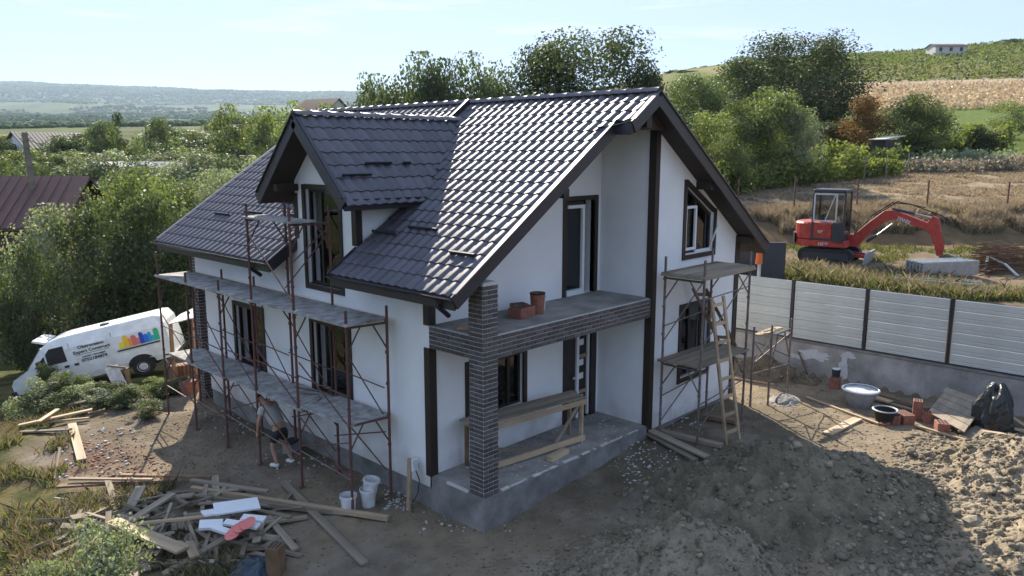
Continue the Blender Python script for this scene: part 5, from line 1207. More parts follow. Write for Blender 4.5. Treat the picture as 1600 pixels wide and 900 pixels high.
for lab, c, s in (('lone clay boulder on the sunlit strip between the heaps', (1424, 713), .13), ('pale rock lump in the gully between the two big heaps', (1448, 795), .13), ('dark clay lump low on the sunlit heap', (1482, 740), .12), ('large flat clay lump on the near slope of the sunlit heap', (1515, 855), .14)):
    p = gp(*c); h_ = .0
    o = lumps('boulder', np.zeros((1, 3)), np.array([s]), M['stone'], seed=int(p.x * 100)); o.location = (p.x, p.y, p.z + .12 + (.35 if 'sunlit heap' in lab else 0)); o.data.polygons.foreach_set('use_smooth', [False] * 20); tag(o, lab, 'boulder')

# ------------------------------------------------------------------ worker
def skin_mesh(name, pts, edges, rad, m, parent, sub=2, root=0):
    me = bpy.data.meshes.new(name); me.from_pydata([Vector(p) for p in pts], edges, []); o = bpy.data.objects.new(name, me); COL.objects.link(o)
    md = o.modifiers.new('s', 'SKIN'); md.use_smooth_shade = True
    for i, v in enumerate(me.skin_vertices[0].data): v.radius = (rad[i], rad[i]) if not isinstance(rad[i], tuple) else rad[i]; v.use_root = (i == root)
    ms_ = o.modifiers.new('b', 'SUBSURF'); ms_.levels = sub; ms_.render_levels = sub
    dg = bpy.context.evaluated_depsgraph_get(); m2 = bpy.data.meshes.new_from_object(o.evaluated_get(dg)); bpy.data.objects.remove(o); m2.materials.clear(); m2.materials.append(M[m])
    m2.name = name; q = link_mesh(name, m2, parent); return q
wp = gp(440, 727)
wk = empty('person', wp, 'worker in grey shirt, black shorts and white trainers bending under the eaves scaffold', 'person', rot=(0, 0, 0)); 
wk['_org'] = [0, 0, 0]
fdir = Vector((-.35, .94, 0)).normalized(); sdir = Vector((fdir.y, -fdir.x, 0))      # bends towards fdir, sdir to his right
def Wp(f, s, z): return fdir * f + sdir * s + Vector((0, 0, z))
bd_ = [Wp(0, 0, .88), Wp(.08, 0, 1.03), Wp(.2, 0, 1.21), Wp(.32, 0, 1.36), Wp(.41, 0, 1.42), Wp(.49, 0, 1.47), Wp(.57, 0, 1.48),   # pelvis .. head
  Wp(.02, -.1, .84), Wp(.12, -.13, .45), Wp(0, -.14, .08), Wp(.14, -.15, .04),                     # left leg
  Wp(-.02, .1, .84), Wp(.04, .16, .45), Wp(-.16, .18, .08), Wp(-.02, .2, .04),                     # right leg
  Wp(.3, -.19, 1.33), Wp(.34, -.26, 1.06), Wp(.42, -.22, .84), Wp(.45, -.2, .76),                       # left arm
  Wp(.3, .19, 1.33), Wp(.28, .27, 1.06), Wp(.26, .28, .83), Wp(.27, .28, .74)]
ed = [(0, 1), (1, 2), (2, 3), (3, 4), (4, 5), (5, 6), (0, 7), (7, 8), (8, 9), (9, 10), (0, 11), (11, 12), (12, 13), (13, 14), (3, 15), (15, 16), (16, 17), (17, 18), (3, 19), (19, 20), (20, 21), (21, 22)]
rd = [.13, .125, .14, .1, .055, .09, .085, .085, .055, .04, .035, .085, .055, .04, .035, .055, .042, .03, .026, .055, .042, .03, .026]
skin_mesh('body', bd_, ed, rd, 'skin', wk)
sh_ = [bd_[i] for i in (0, 1, 2, 3, 15, 16, 19, 20)]; skin_mesh('shirt', [Wp(.02, 0, .93)] + [bd_[i] for i in (1, 2, 3, 15)] + [bd_[15].lerp(bd_[16], .6), bd_[19], bd_[19].lerp(bd_[20], .6)], [(0, 1), (1, 2), (2, 3), (3, 4), (4, 5), (3, 6), (6, 7)], [(.2, .135), (.2, .145), (.215, .16), (.15, .12), .08, .075, .08, .075], 'shirt', wk)
skin_mesh('shorts', [Wp(.01, 0, .92), Wp(0, 0, .85), bd_[7], bd_[7].lerp(bd_[8], .75), bd_[11], bd_[11].lerp(bd_[12], .75)], [(0, 1), (1, 2), (2, 3), (1, 4), (4, 5)], [(.17, .14), (.17, .15), .115, .1, .115, .1], 'shorts', wk)
for a_, b_ in ((9, 10), (13, 14)):
    skin_mesh('shoe', [bd_[a_] - fdir * .05 + Vector((0, 0, -.02)), bd_[a_] + fdir * .06 + Vector((0, 0, -.035)), bd_[b_] + fdir * .05 + Vector((0, 0, -.0))], [(0, 1), (1, 2)], [.055, .055, .045], 'plastic', wk)
skin_mesh('hair', [bd_[5] + Vector((0, 0, .03)), bd_[6] + Vector((0, 0, .04)) - fdir * .02], [(0, 1)], [.095, .085], 'hair', wk)
for h_, sg_ in ((18, -1), (22, 1)):
    b0_ = bd_[h_]; pts = [b0_ + Vector((0, 0, .03)), b0_ + Vector((0, 0, -.05))]; ed2 = [(0, 1)]; r2 = [.026, .034]
    for k in range(4):
        o_ = sdir * (k - 1.5) * .02; pts += [b0_ + o_ + Vector((0, 0, -.09)), b0_ + o_ + fdir * .012 + Vector((0, 0, -.125 - .006 * (k in (1, 2))))]; ed2 += [(1, len(pts) - 2), (len(pts) - 2, len(pts) - 1)]; r2 += [.009, .008]
    pts += [b0_ + fdir * .035 + Vector((0, 0, -.05)), b0_ + fdir * .045 + Vector((0, 0, -.085))]; ed2 += [(1, len(pts) - 2), (len(pts) - 2, len(pts) - 1)]; r2 += [.01, .009]
    skin_mesh('hand', pts, ed2, r2, 'skin', wk, 1)

# ------------------------------------------------------------------ trees
LM = dict(dark=leaf_mat('leaf_dark', (.074, .098, .052), .3), mid=leaf_mat('leaf_mid', (.108, .14, .068), .32), light=leaf_mat('leaf_light', (.145, .175, .078), .36), silver=leaf_mat('leaf_silver', (.2, .225, .165), .32),
          autumn=leaf_mat('leaf_autumn', (.17, .12, .05), .4, tt=(1.4, 1.1, .6)), dry=leaf_mat('dry_weed', (.27, .245, .19), .3, tt=(1.2, 1.05, .85)), grass=leaf_mat('grass_blade', (.14, .16, .065), .35, tt=(1.3, 1.4, .7)), vine=leaf_mat('vine_leaf', (.15, .18, .06), .4, tt=(1.35, 1.4, .6)))
def crown(seed, n, leaf, nb, shape=1.0, hole=0, low=.16):
    r = np.random.default_rng(seed)
    b = []; 
    for i in range(nb):
        a = r.uniform(0, 6.283); z = r.uniform(low, .95); prof = math.sin(min(1, max(.05, (z - low * .4) / (1.02 - low * .4))) * math.pi) ** .55
        q = r.uniform(.25, .92) * .5 * prof * shape; b.append((math.cos(a) * q, math.sin(a) * q, z, r.uniform(.09, .2) * (.7 + .5 * prof)))
    b = np.array(b); k = r.choice(nb, n, p=b[:, 3] ** 2 / np.sum(b[:, 3] ** 2)); d = r.normal(size=(n, 3)); d /= np.linalg.norm(d, axis=1)[:, None]
    rad = b[k, 3] * r.uniform(.25, 1.12, n) ** .6; P = b[k, :3] + d * rad[:, None] * np.array([1, 1, .8]); P[:, 2] = np.clip(P[:, 2], .03, 1.02)
    t1 = r.normal(size=(n, 3)); t1 -= .5 * d * np.sum(t1 * d, 1)[:, None]; t1[:, 2] *= .7; t1 /= np.linalg.norm(t1, axis=1)[:, None]
    t2 = np.cross(t1, d + r.normal(size=(n, 3)) * .5); t2 /= np.linalg.norm(t2, axis=1)[:, None] + 1e-9
    s = leaf * r.uniform(.55, 1.3, n)[:, None]
    V = np.stack([P - t1 * s, P + t2 * s * .55, P + t1 * s, P - t2 * s * .55], 1).reshape(-1, 3); F = np.arange(n * 4).reshape(n, 4)
    cb = r.uniform(.72, 1.25, nb)[k] * r.uniform(.7, 1.3, n); c = np.stack([cb * r.uniform(.9, 1.2, n), cb, cb * r.uniform(.8, 1.1, n)], 1)
    return V, F, np.repeat(c, 4, 0), b
def mesh_only(name, V, F, m, c): o = np_mesh(name, V, F, m, c); me = o.data; bpy.data.objects.remove(o); return me
def trunk_mesh(blobs, seed, th=.022):
    r = random.Random(seed); b = MB(); top = Vector((r.uniform(-.03, .03), r.uniform(-.03, .03), .5)); mid = Vector((r.uniform(-.02, .02), 0, .2))
    b.tube((0, 0, -.05), mid, th * 1.25, 7, th, cap=False); b.tube(mid, top, th, 7, th * .55, cap=False)
    for (x, y, z, rr) in blobs[:12]:
        t = min(.95, max(.15, z * .55 + .05)); s = mid.lerp(top, t) if z > .3 else mid; q = Vector((x, y, z)); m_ = s.lerp(q, .5) + Vector((0, 0, -.02)); b.tube(s, m_, th * .5, 5, th * .32, cap=False); b.tube(m_, q, th * .32, 5, th * .1, cap=False)
    o = b.build('trunk', M['bark'], at=(0, 0, 0)); me = o.data; bpy.data.objects.remove(o); return me
CR_ = {}
SPEC = dict(big=(26000, .011, 90, .14), near=(12000, .0165, 46, .08), mid=(5500, .024, 32, .06), far=(1500, .045, 18, .05), bush=(7000, .022, 30, .0), open=(5600, .018, 26, .2))
def crown_me(kind, colr, v):
    k = (kind, colr, v)
    if k not in CR_:
        n, lf, nb, low = SPEC[kind]; V, F, c, bl = crown((kind == 'big') * 7 + v * 13 + len(kind) + v * 31 + len(colr), n, lf, nb, low=low); CR_[k] = (mesh_only('crown', V, F, LM[colr], c), trunk_mesh(sorted(bl.tolist(), key=lambda q: q[2]), v + 3))
    return CR_[k]
rt_ = random.Random(77)
def tree(label, px, fwd, top, wpx, colr='mid', kind='near', name='tree', cat='tree', group=None, dy=0, base=None, trunk=True):
    x, y, z = az_pt(px, fwd)
    if base is not None: z = base
    t = at(px, top, fwd); h = max(.5, t.z - z); w = wpx / 1209.4 * fwd * 1.3
    cm, tm = crown_me(kind, colr, rt_.randrange(3)); e = empty(name, (x, y, z - .05), label, cat, group); e.rotation_euler = (0, 0, rt_.uniform(0, 6.28)); e.scale = (w, w, h)
    if kind in ('bush',) or fwd > 150 or not trunk:
        bpy.data.objects.remove(e); o = link_mesh(name, cm, None, (x, y, z - .08 * h)); o.rotation_euler = (0, 0, rt_.uniform(0, 6.28)); o.scale = (w, w, h); return tag(o, label, cat, group)
    link_mesh('crown', cm, e); link_mesh('trunk', tm, e); return e
GL = 'garden trees crowding the hollow beyond the van'
LABM = 'leafy garden tree in the crowded hollow between the van and the far roofs'
N = [ # the trees one can pick out
 ('pale grey green tree at the frame edge in front of the brown roofed house', 62, 30.5, 322, 110, 'silver', 'near'), ('dark broad tree directly behind the van\'s bonnet', 160, 31, 318, 130, 'dark', 'near'),
 ('dark tree with sunlit top behind the middle of the van', 232, 33, 300, 120, 'mid', 'near'), ('dark tree behind the tail of the van beside the low eaves', 292, 32, 335, 110, 'dark', 'near'), ('bright yellow green tree above the dark ones behind the van', 205, 36, 268, 110, 'light', 'near'),
 ('silvery tree rising just beyond the long eaves of the house', 355, 38, 258, 110, 'silver', 'near'), ('pale tree touching the verge of the long roof slope', 420, 42, 245, 90, 'silver', 'near'), ('mid green tree between the lean-to and the long eaves', 345, 29, 370, 80, 'dark', 'near'),
 ('light leafed young tree at the frame edge near the van\'s nose', 2, 30, 420, 70, 'light', 'near'), ('shaded tree at the frame edge behind the van\'s nose', 20, 27, 375, 90, 'dark', 'near'),
 ('round dark tree standing above the others on the far garden skyline', 183, 95, 178, 34, 'dark', 'mid'), ('dark tree beside the round skyline tree', 158, 90, 186, 46, 'mid', 'mid'), ('broad flat topped tree on the far garden skyline', 246, 92, 186, 56, 'mid', 'mid'),
 ('light green rounded acacia, nearest the dormer gable', 420, 80, 168, 74, 'light', 'mid'), ('light green rounded acacia left of the one by the dormer', 372, 84, 166, 70, 'light', 'mid'), ('tall light acacia rising over the dormer verge', 462, 76, 160, 60, 'light', 'mid'), ('light acacia behind the dormer ridge', 515, 84, 164, 66, 'light', 'mid'),
 ('open crowned tree farthest along the ridge from the gable', 592, 52, 118, 90, 'mid', 'open'), ('airy tree behind the ridge with sky showing through its crown', 655, 50, 84, 118, 'mid', 'near'), ('slim dark tree behind the ridge between airy neighbours', 700, 49, 98, 90, 'dark', 'near'), ('tall thin crowned tree behind the middle of the ridge', 755, 50, 86, 104, 'mid', 'near'),
 ('low bushy tree behind the step in the ridge', 800, 47, 118, 100, 'dark', 'near'), ('huge dark walnut tree rising behind the main ridge', 915, 47, 46, 200, 'dark', 'big'), ('dark side crown beside the huge walnut near the gable apex', 1000, 46, 98, 72, 'dark', 'near'), ('half hidden dark tree on the other flank of the huge walnut', 845, 49, 78, 120, 'dark', 'near'),
 ('large dark walnut tree standing alone on the hillside', 1235, 72, 54, 165, 'dark', 'big'), ('dark shoulder tree beside the hillside walnut', 1152, 70, 92, 96, 'dark', 'near'), ('mid green tree between the gable apex and the hillside walnut', 1082, 64, 116, 86, 'mid', 'near'), ('second crown of the hillside walnut group towards the fields', 1280, 74, 66, 80, 'dark', 'near'), ('pale tree just beyond the gable apex', 1055, 60, 130, 60, 'mid', 'near'),
 ('sunny orchard tree nearest the gable verge', 1120, 44, 172, 80, 'light', 'open'), ('tallest sunny orchard tree in front of the hillside walnut', 1200, 46, 136, 92, 'light', 'near'), ('sunny orchard tree between its taller neighbours', 1160, 45, 158, 80, 'light', 'near'), ('grey green orchard tree at the end of the row', 1248, 46, 168, 74, 'silver', 'near'),
 ('small orchard tree low beside the gable verge', 1142, 41, 205, 60, 'light', 'open'), ('tree with orange tinged leaves beside the little dark hut', 1345, 60, 150, 72, 'autumn', 'near'), ('rounded green tree behind the little dark hut', 1432, 61, 146, 92, 'light', 'near'), ('young round tree at the frame edge on the green meadow', 1577, 78, 152, 52, 'light', 'open'), ('orange bush low under the orange tinged tree', 1310, 56, 180, 60, 'autumn', 'mid'), ('dark bush behind the vines near the little hut', 1530, 64, 196, 44, 'dark', 'mid')]
for a in N: tree(*a)
# the crowd behind them
def glabel(px, f0, kk):
    c = {'mid': 'mid green', 'silver': 'silvery', 'light': 'bright green', 'dark': 'dark green'}[kk]
    row = {44: 'nearest row of the garden crowd', 53: 'second row of the garden crowd', 72: 'third row of the garden crowd', 92: 'fourth garden row', 108: 'far hedge line behind the dormer', 125: 'farthest garden row under the hills'}[f0]
    a = [(20, 'at the frame edge'), (60, 'behind the utility pole'), (110, 'below the small white house'), (160, 'beyond the brown gable'), (215, 'by the nearer grey roof'), (262, 'between the grey roofs'), (310, 'by the farther grey roof'), (360, 'above the low eaves end'), (410, 'above the long verge'), (470, 'touching the dormer gable'), (9999, 'behind the dormer ridge')]
    return (c + ' tree ' + next(t for q, t in a if px < q) + ', ' + row).replace(' of the garden crowd', '')
for (x0, x1, f0, f1, t0, t1, n, w, ks) in [(0, 430, 44, 50, 262, 292, 13, 100, ('mid', 'silver', 'light')), (0, 440, 53, 58, 238, 262, 13, 90, ('mid', 'silver', 'dark')), (0, 400, 72, 84, 226, 244, 14, 74, ('mid', 'silver', 'light')), (-20, 420, 92, 105, 206, 226, 15, 62, ('mid', 'dark', 'light')), (250, 560, 108, 128, 190, 205, 11, 60, ('light', 'mid')), (-20, 300, 125, 150, 208, 222, 14, 46, ('mid', 'light'))]:
    for i in range(n):
        px = x0 + (x1 - x0) * (i + rt_.uniform(.15, .85)) / n
        if f0 == 44 and px < 150: continue
        kk = rt_.choice(ks); tree(glabel(px, f0, kk), px, rt_.uniform(f0, f1), rt_.uniform(t0, t1), w * rt_.uniform(.8, 1.25), kk, 'near' if f1 < 60 else 'mid', group=GL)
for i in range(9): tree(ORD[i] + ' bush from the gable verge under the orchard row', 1040 + i * 32, rt_.uniform(52, 60), rt_.uniform(185, 205), 60, rt_.choice(['mid', 'dark', 'light']), 'mid', 'bush', 'bush', 'bushes under the orchard row')
for i in range(10): tree(ORD[i] + ' undergrowth tree behind the ridge counted from the dormer end', 580 + i * 50, rt_.uniform(56, 66), rt_.uniform(138, 150), 90, rt_.choice(['mid', 'dark']), 'mid', group='undergrowth trees behind the ridge')
HS = ['hilltop shrub nearest the big walnut crown', 'small hilltop shrub second from the walnut crown', 'squat hilltop shrub third from the walnut crown', 'hilltop shrub halfway between walnut and lone house', 'hilltop shrub on the walnut side of the lone house', 'dark shrub just past the lone hilltop house', 'tallest skyline shrub near the frame corner', 'skyline shrub at the very frame edge', 'low shrub close beside the lone hilltop house', 'single shrub below the lone hilltop house', 'single shrub in the upper vineyard near the frame edge', 'dark shrub just above the dry field near the walnut', 'small shrub in the middle of the upper vineyard', 'broad skyline bush nearest the gable apex', 'skyline bush right beside the gable apex', 'small shrub hugging the lone hilltop house wall']
for HL, (px, tp, w, f) in zip(HS, ((1330, 87, 16, 285), (1350, 90, 12, 290), (1371, 91, 20, 280), (1392, 90, 12, 300), (1440, 84, 16, 300), (1530, 72, 26, 290), (1560, 60, 30, 285), (1590, 72, 20, 285), (1515, 78, 14, 270), (1478, 112, 16, 230), (1533, 108, 18, 235), (1365, 118, 18, 225), (1425, 110, 12, 240), (1065, 110, 30, 260), (1045, 116, 24, 270), (1460, 86, 14, 290))):
    tree(HL, px, f, tp, w, rt_.choice(['mid', 'dark']), 'far', 'shrub', 'shrub', 'shrubs dotted over the hilltop')
# low shrubs in front of the van
SH = [('grey green elder shrub at the frame edge before the van', 12, 22.0, 590, 60, 'silver'), ('shrub half hiding the van\'s nose', 55, 22.2, 588, 50, 'silver'), ('feathery shrub below the van\'s driver door', 96, 21.6, 600, 48, 'silver'), ('feathery shrub below the writing on the van', 134, 21.2, 600, 44, 'mid'), ('low shrub beside the white panel', 168, 20.8, 606, 38, 'mid'),
 ('dark shrub under the van\'s rear wheel', 226, 21.2, 606, 34, 'dark'), ('small shrub behind the first scaffold pole', 256, 21.4, 600, 32, 'dark'), ('weedy shrub at the frame edge in the nearer row', 20, 21.4, 612, 60, 'dark'), ('rounded weedy shrub in the nearer row below the van door', 68, 21.3, 612, 50, 'mid'), ('silvery weed clump in the nearer row by the post', 116, 21.0, 614, 48, 'silver'), ('dark low shrub by the short timber post', 158, 20.6, 618, 44, 'dark'),
 ('flat weed clump at the edge of the trodden dirt', 196, 19.6, 632, 36, 'mid'), ('tall thin weed clump beside the van mirror', 36, 23.4, 570, 34, 'light'), ('round green shrub under the van\'s front wheel', 78, 22.0, 584, 44, 'mid'), ('small light shrub between the post and the van wheel', 210, 21.4, 596, 32, 'light')]
for lab, px, f, tp, w, c in SH: tree(lab, px, f, tp - 8, w * 1.12, c, 'bush', 'shrub', 'shrub')
tree('pale leaved bush in the near corner beside the timber heap', 70, 9.4, 808, 170, 'silver', 'near', 'bush', 'bush', trunk=False); tree('smaller pale bush at the near frame corner', 10, 8.8, 850, 110, 'silver', 'near', 'bush', 'bush', trunk=False)
# ------------------------------------------------------------------ grass, weeds and vines as loose geometry
def blades(name, pts, h, w, m, seed, spread=.5, kind='stuff', per=1):
    r = np.random.default_rng(seed); P = np.repeat(np.asarray(pts), per, 0); n = len(P); P = P + r.normal(size=(n, 3)) * np.array([.06, .06, 0]); P[:, 2] = G(P[:, 0], P[:, 1]) - .01
    a = r.uniform(0, 6.28, n); hh = h * r.uniform(.4, 1.3, n); ww = w * r.uniform(.6, 1.3, n); lean = r.normal(size=(n, 2)) * spread * hh[:, None]
    s = np.stack([np.cos(a) * ww, np.sin(a) * ww, np.zeros(n)], 1); tip = P + np.stack([lean[:, 0], lean[:, 1], hh], 1); mid = P + (tip - P) * .55 - np.stack([lean[:, 0] * .2, lean[:, 1] * .2, -hh * .05], 1)
    V = np.stack([P - s, P + s, mid + s * .7, tip, mid - s * .7], 1).reshape(-1, 3); F = np.arange(n * 5).reshape(n, 5); c = r.uniform(.6, 1.35, (n, 1)) * np.stack([r.uniform(.9, 1.25, n), np.ones(n), r.uniform(.8, 1.1, n)], 1)
    return tag(np_mesh(name, V, F, m, np.repeat(c, 5, 0)), kind=kind)
def pts_world(n, fn, seed):
    r = np.random.default_rng(seed); return fn(r, n)
def band(x0, x1, f0, f1, n, seed, clump=.55, nseed=1):
    """points spread between two bearings and two forward distances, thinned into clumps"""
    r = np.random.default_rng(seed); px = r.uniform(x0, x1, n * 3); f = r.uniform(f0, f1, n * 3); t = (px - 800) / 1209.4 * .985; x = CAM.x + f * FW[0] + f * t * RT[0]; y = CAM.y + f * FW[1] + f * t * RT[1]
    k = fbm(x * .8, y * .8, 3, nseed) > (clump - .5) * .8; P = np.stack([x, y, np.zeros_like(x)], 1)[k][:n]; return P
P = band(-60, 330, 9, 22, 26000, 5, .5); ok = (P[:, 0] < -4.1 + fbm(P[:, 0] * .6, P[:, 1] * .6, 3, 2) * 2.2) | (P[:, 1] > 13.2) | ((P[:, 1] > 12) & (P[:, 0] < -3.4)); P = P[ok]
blades('grass', P[::2], .2, .011, LM['grass'], 1, per=2); blades('dry_weeds', P[1::4], .28, .01, LM['dry'], 2, per=2)
# edge of the bank above the fence and the tall dry weeds at the back of the digger terrace
P = band(1150, 1640, 20.5, 26, 22000, 8, .5, 4); P = P[(P[:, 0] > 13.3) & (P[:, 0] < 17.2 - 1.2 * fbm(P[:, 0], P[:, 1], 2, 3))]; blades('grass', P, .22, .016, LM['grass'], 3, per=2); blades('dry_weeds', P[::3], .34, .012, LM['dry'], 4)
P = band(1120, 1680, 31.8, 35.5, 70000, 9, .34, 5); blades('grass', P[::4], .3, .012, LM['grass'], 15, .35); blades('dry_weeds', P, .4, .009, LM['dry'], 5, .35)
P = band(1120, 1680, 34, 57, 80000, 10, .36, 6); blades('dry_weeds', P, .15, .02, LM['dry'], 6, .9)
P = band(1150, 1640, 26, 31, 4000, 12, .6, 7); blades('grass', P, .14, .02, LM['grass'], 7)
# vine rows
vr = np.random.default_rng(31); VV = []
def leafcloud(name, label, C, rad, leaf, m, seed, kind='stuff'):
    r = np.random.default_rng(seed); n = len(C); P = C + r.normal(size=(n, 3)) * np.asarray(rad); d = r.normal(size=(n, 3)); d /= np.linalg.norm(d, axis=1)[:, None]; t = r.normal(size=(n, 3)); t2 = np.cross(d, t); t2 /= np.linalg.norm(t2, axis=1)[:, None]
    s = leaf * r.uniform(.6, 1.3, n)[:, None]; V = np.stack([P - d * s, P + t2 * s * .6, P + d * s, P - t2 * s * .6], 1).reshape(-1, 3); c = r.uniform(.65, 1.3, (n, 1)) * np.ones((1, 3)); return tag(np_mesh(name, V, np.arange(n * 4).reshape(n, 4), m, np.repeat(c, 4, 0)), label, kind=kind)
def rowpts(x0, x1, f0, f1, n, hz, seed):
    r = np.random.default_rng(seed); px = r.uniform(x0, x1, n); t0 = (px - x0) / (x1 - x0); f = f0 + (f1 - f0) * t0; t = (px - 800) / 1209.4; k = vnoise(px * .07, px * 0, seed); x = CAM.x + f * FW[0] + f * t * RT[0]; y = CAM.y + f * FW[1] + f * t * RT[1]
    z = G(x, y) + r.uniform(.15, 1, n) * hz * (.45 + .75 * k); return np.stack([x, y, z], 1)[k > .12]
leafcloud('vines', 'bright vine row along the orchard edge', rowpts(1110, 1395, 40, 50, 9000, 1.7, 1), (.3, .3, .1), .12, LM['vine'], 1)
leafcloud('vines', 'second bright vine row behind the first', rowpts(1150, 1400, 46, 54, 7000, 1.8, 2), (.3, .3, .1), .13, LM['vine'], 2)
leafcloud('vines', 'vine row beyond the little hut', rowpts(1405, 1560, 62, 66, 6000, 2.2, 3), (.4, .4, .15), .16, LM['vine'], 3)
leafcloud('scrub', 'grey scrub beyond the mown field', rowpts(1440, 1660, 56, 60, 5000, 1.1, 4), (.8, .8, .1), .13, LM['silver'], 4); leafcloud('scrub', 'dry scrub along the field edge', rowpts(1420, 1660, 52, 55, 4000, 1.0, 5), (.6, .6, .1), .12, LM['dry'], 5)
rr_ = []
for k in range(22):
    f0 = 196 + k * 5; rr_.append(rowpts(1150, 1700, f0, f0 + 6, 1000, 1.0, 40 + k))
leafcloud('vineyard', 'vineyard rows on the upper hillside', np.vstack(rr_), (.5, .5, .12), .4, LM['vine'], 9)
P = band(1290, 1700, 118, 178, 14000, 21, .35, 9); cc = P.copy(); cc[:, 2] = G(P[:, 0], P[:, 1]) + .4; leafcloud('dry_maize', 'dry crop stubble band on the hillside', cc, (.3, .3, .3), .3, leaf_mat('dry_crop', (.36, .29, .2), .3, tt=(1.1, 1.0, .8)), 12)
# far woodland and hedges across the valley
wr = np.random.default_rng(5); n = 46000; px = wr.uniform(-150, 1100, n); k3 = np.arange(n) % 3; f = np.where(k3 == 0, np.exp(wr.uniform(math.log(170), math.log(1500), n)), np.where(k3 == 1, wr.uniform(3300, 4060, n), wr.uniform(1400, 3400, n))); t = (px - 800) / 1209.4; x = CAM.x + f * FW[0] + f * t * RT[0]; y = CAM.y + f * FW[1] + f * t * RT[1]
pat = fbm(x / 330, y / 330, 4, 77); k = (pat > np.where(f < 1200, -.14, -.06) - .6 * sstep(2600, 3400, f)) & (f > 170) & ((px < 560) | (f > 300)); x, y, f = x[k], y[k], f[k]; sz = 1.6 + f * .0018
lumps('woodland', np.stack([x, y, G(x, y) + sz * .3], 1), sz, mat('far_wood', (.06, .095, .04), .95, .2, .01, 0, attr=True, spec=.02), seed=4)['kind'] = 'stuff'

# ------------------------------------------------------------------ wire fence posts, hut, far houses, power pole
for i, (px, t, b_) in enumerate([(1246, 276, 296), (1345, 279, 312), (1456, 282, 320), (1583, 284, 328), (1157, 280, 300)]):
    f = 34.5; x, y, z = az_pt(px, f); tp = at(px, t, f); o = MB().tube((x, y, z - .2), (x, y, max(tp.z, z + .9)), .035, 6).build('fence_post', M['rust'], at=(x, y, z)); tag(o, 'rusty field fence post ' + ['behind the digger cab', 'behind the digger boom', 'above the bent digger arm', 'nearest the frame edge', 'nearest the gable verge'][i], 'fence post', 'rusty posts along the mown field')
for i in range(10):
    px = 1115 + i * 34; x, y, z = az_pt(px, 40.5 + i); o = MB().tube((x, y, z - .2), (x, y, z + 1.5), .04, 5).build('vine_post', M['wood_grey'], at=(x, y, z)); tag(o, ORD[i] + ' grey vine stake counted from the gable verge along the bright vine row', 'stake', 'stakes of the bright vine row')
def gable_house(name, label, c, L, Wd, hw, hr, rz, mw, mr, cat='house', wins=1, over=.4, hip=0):
    e = empty(name, (0, 0, 0), label, cat); e.location = c; e.rotation_euler = (0, 0, rz); e['_org'] = [0, 0, 0]
    a, w = L / 2, Wd / 2; MB().prism([(-a, -w, -1.5), (-a, w, -1.5), (-a, w, hw), (-a, 0, hw + (hr - hw) * .96), (-a, -w, hw)], (L, 0, 0)).build('wall', M[mw], e, at=(0, 0, 0))
    o, s = over, (hr - hw) / w; b = MB()
    for sg in (-1, 1): b.prism([(-a - o, 0, hr), (-a - o, sg * (w + o), hw - o * s), (-a - o, sg * (w + o), hw - o * s + .14), (-a - o, 0, hr + .16)], (L + 2 * o, 0, 0))
    r0 = b.build('roof', M[mr], e, at=(0, 0, 0)); rbm = MB()
    for k in range(int(L / .5)): 
        for sg in (-1, 1): rbm.beam((-a + k * .5, 0, hr + .16), (-a + k * .5, sg * (w + o), hw - o * s + .16), .05, .04)
    q = rbm.build('roof_rib', M[mr], r0, at=(0, 0, 0)); q['kind'] = 'stuff'
    for k in range(wins): 
        x = -a + L * (k + .5) / wins; MB().bb(x - .5, x + .5, -w - .03, -w + .05, .9, 2.1).build('window', M['frame'], e, at=(0, 0, 0))
    return e
q = at(30, 330, 41); gable_house('brown_house', 'low house with dark brown roof half hidden at the frame edge', (q.x - 1.2, q.y + .6, 6.08 - 6.9), 9.5, 6.5, 3.4, 5.5, R(-40), 'roofbrown', 'roofbrown', wins=2)
q = at(75, 232, 105); gable_house('white_house', 'small white house with dark roof far across the gardens', (q.x, q.y, q.z - 2.6), 8, 6, 2.7, 4.6, R(10), 'stucco', 'roofdark')
for lab, px, py, f, L_, rz in (('grey sheet roof among the trees, nearer the dormer', 275, 232, 63, 6, -50), ('grey sheet roof among the trees, nearer the brown house', 188, 232, 64, 5, 25), ('small brown roof peeping through trees by the long verge', 405, 243, 66, 5, 10)):
    q = at(px, py, f); gable_house('garden_house', lab, (q.x, q.y, q.z - 5.9), L_, 6, 3.2, 4.7, R(rz), 'stucco_shed', 'roofgrey' if 'grey' in lab else 'roofbrown')
q = at(502, 166, 150); gable_house('far_house', 'distant house with steep red brown gable beyond the dormer', (q.x, q.y, q.z - 4.4), 9, 8, 2.6, 5.6, R(100), 'stucco_shed', 'roofbrown')
q = at(1478, 80, 262); gable_house('hilltop_house', 'lone grey walled house with reddish roof on the hilltop', (q.x, q.y, g1(q.x, q.y) - .2), 10, 6, 2.6, 3.4, R(-46), 'stucco_shed', 'roofbrown', wins=3)
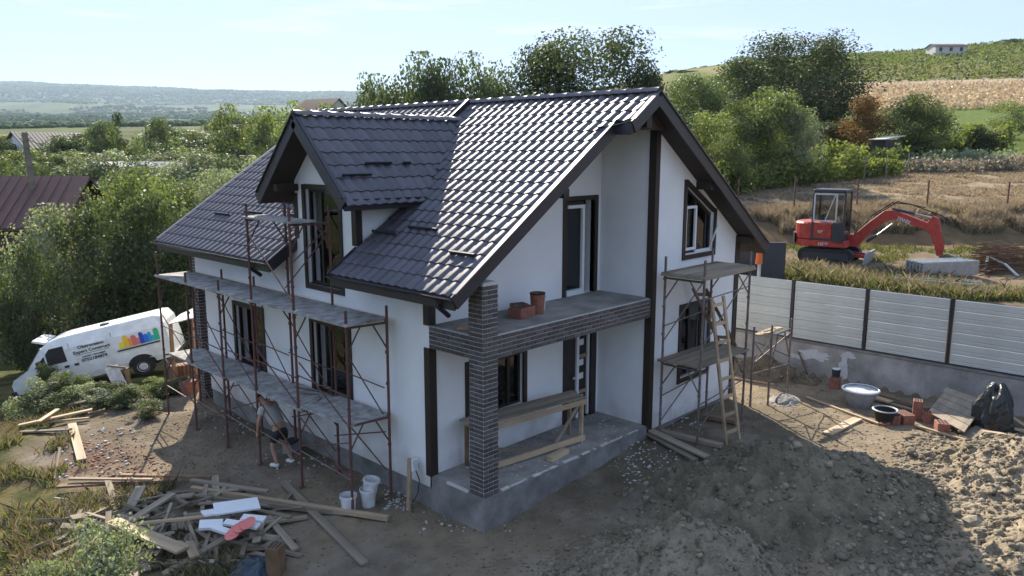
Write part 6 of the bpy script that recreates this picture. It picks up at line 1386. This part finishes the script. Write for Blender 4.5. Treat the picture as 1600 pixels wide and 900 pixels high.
q = at(1383, 250, 56); z0 = g1(q.x, q.y); hut = empty('hut', (0, 0, 0), 'little dark hut with pale sloping roof beside the vines', 'hut'); hut['_org'] = [0, 0, 0]; hut.location = (q.x, q.y, z0); hut.rotation_euler = (0, 0, R(-35))
MB().bb(-.65, .65, -.75, .75, -.2, 2.0).build('wall', M['cab'], hut, at=(0, 0, 0)); MB().prism([(-.8, -.95, 2.0), (.8, -.95, 2.25), (.8, -.95, 2.31), (-.8, -.95, 2.06)], (0, 1.9, 0)).build('roof', M['roofgrey'], hut, at=(0, 0, 0)); MB().bb(-.3, .35, -.78, -.74, 0, 1.8).build('door', M['roofdark'], hut, at=(0, 0, 0))
f = 40; b0_ = at(56, 330, f); t0_ = at(38, 207, f); pp = empty('utility_pole', (b0_.x, b0_.y, -5), 'leaning grey utility pole in front of the brown roofed house', 'utility pole')
d0 = (b0_ - t0_); b1 = b0_ + d0 * 1.4; MB().tube(b1, t0_, .2, 10, .14).build('pole', M['wood_grey'], pp); MB().box(t0_ + Vector((0, 0, -.3)), (.5, .08, .08)).build('cross_arm', M['zinc'], pp)
a = t0_ + Vector((0, 0, -.3)); b_ = at(660, 300, 36)
cd2 = at(330, 255, 38); cw = MB(); cw.path([a.lerp(b_, k / 14) + Vector((0, 0, -1.3 * 4 * (k / 14) * (1 - k / 14))) for k in range(15)], .016, 5)
tag(cw.build('power_cable', M['cable'], at=a), 'thin sagging cable running from the leaning pole to the house', 'cable')

# ------------------------------------------------------------------ air
if True:
    hm = bpy.data.materials.new('air_haze'); hm.use_nodes = True; n = hm.node_tree.nodes; n.remove(n['Principled BSDF']); v = n.new('ShaderNodeVolumePrincipled')
    v.inputs['Color'].default_value = (.6, .78, 1, 1); v.inputs['Density'].default_value = .00009; v.inputs['Anisotropy'].default_value = .3
    hm.node_tree.links.new(v.outputs[0], n['Material Output'].inputs['Volume'])
    o = MB().bb(-9600, 9600, -9600, 9600, -120, 460).build('haze', hm, at=(0, 0, 0)); tag(o, kind='stuff')
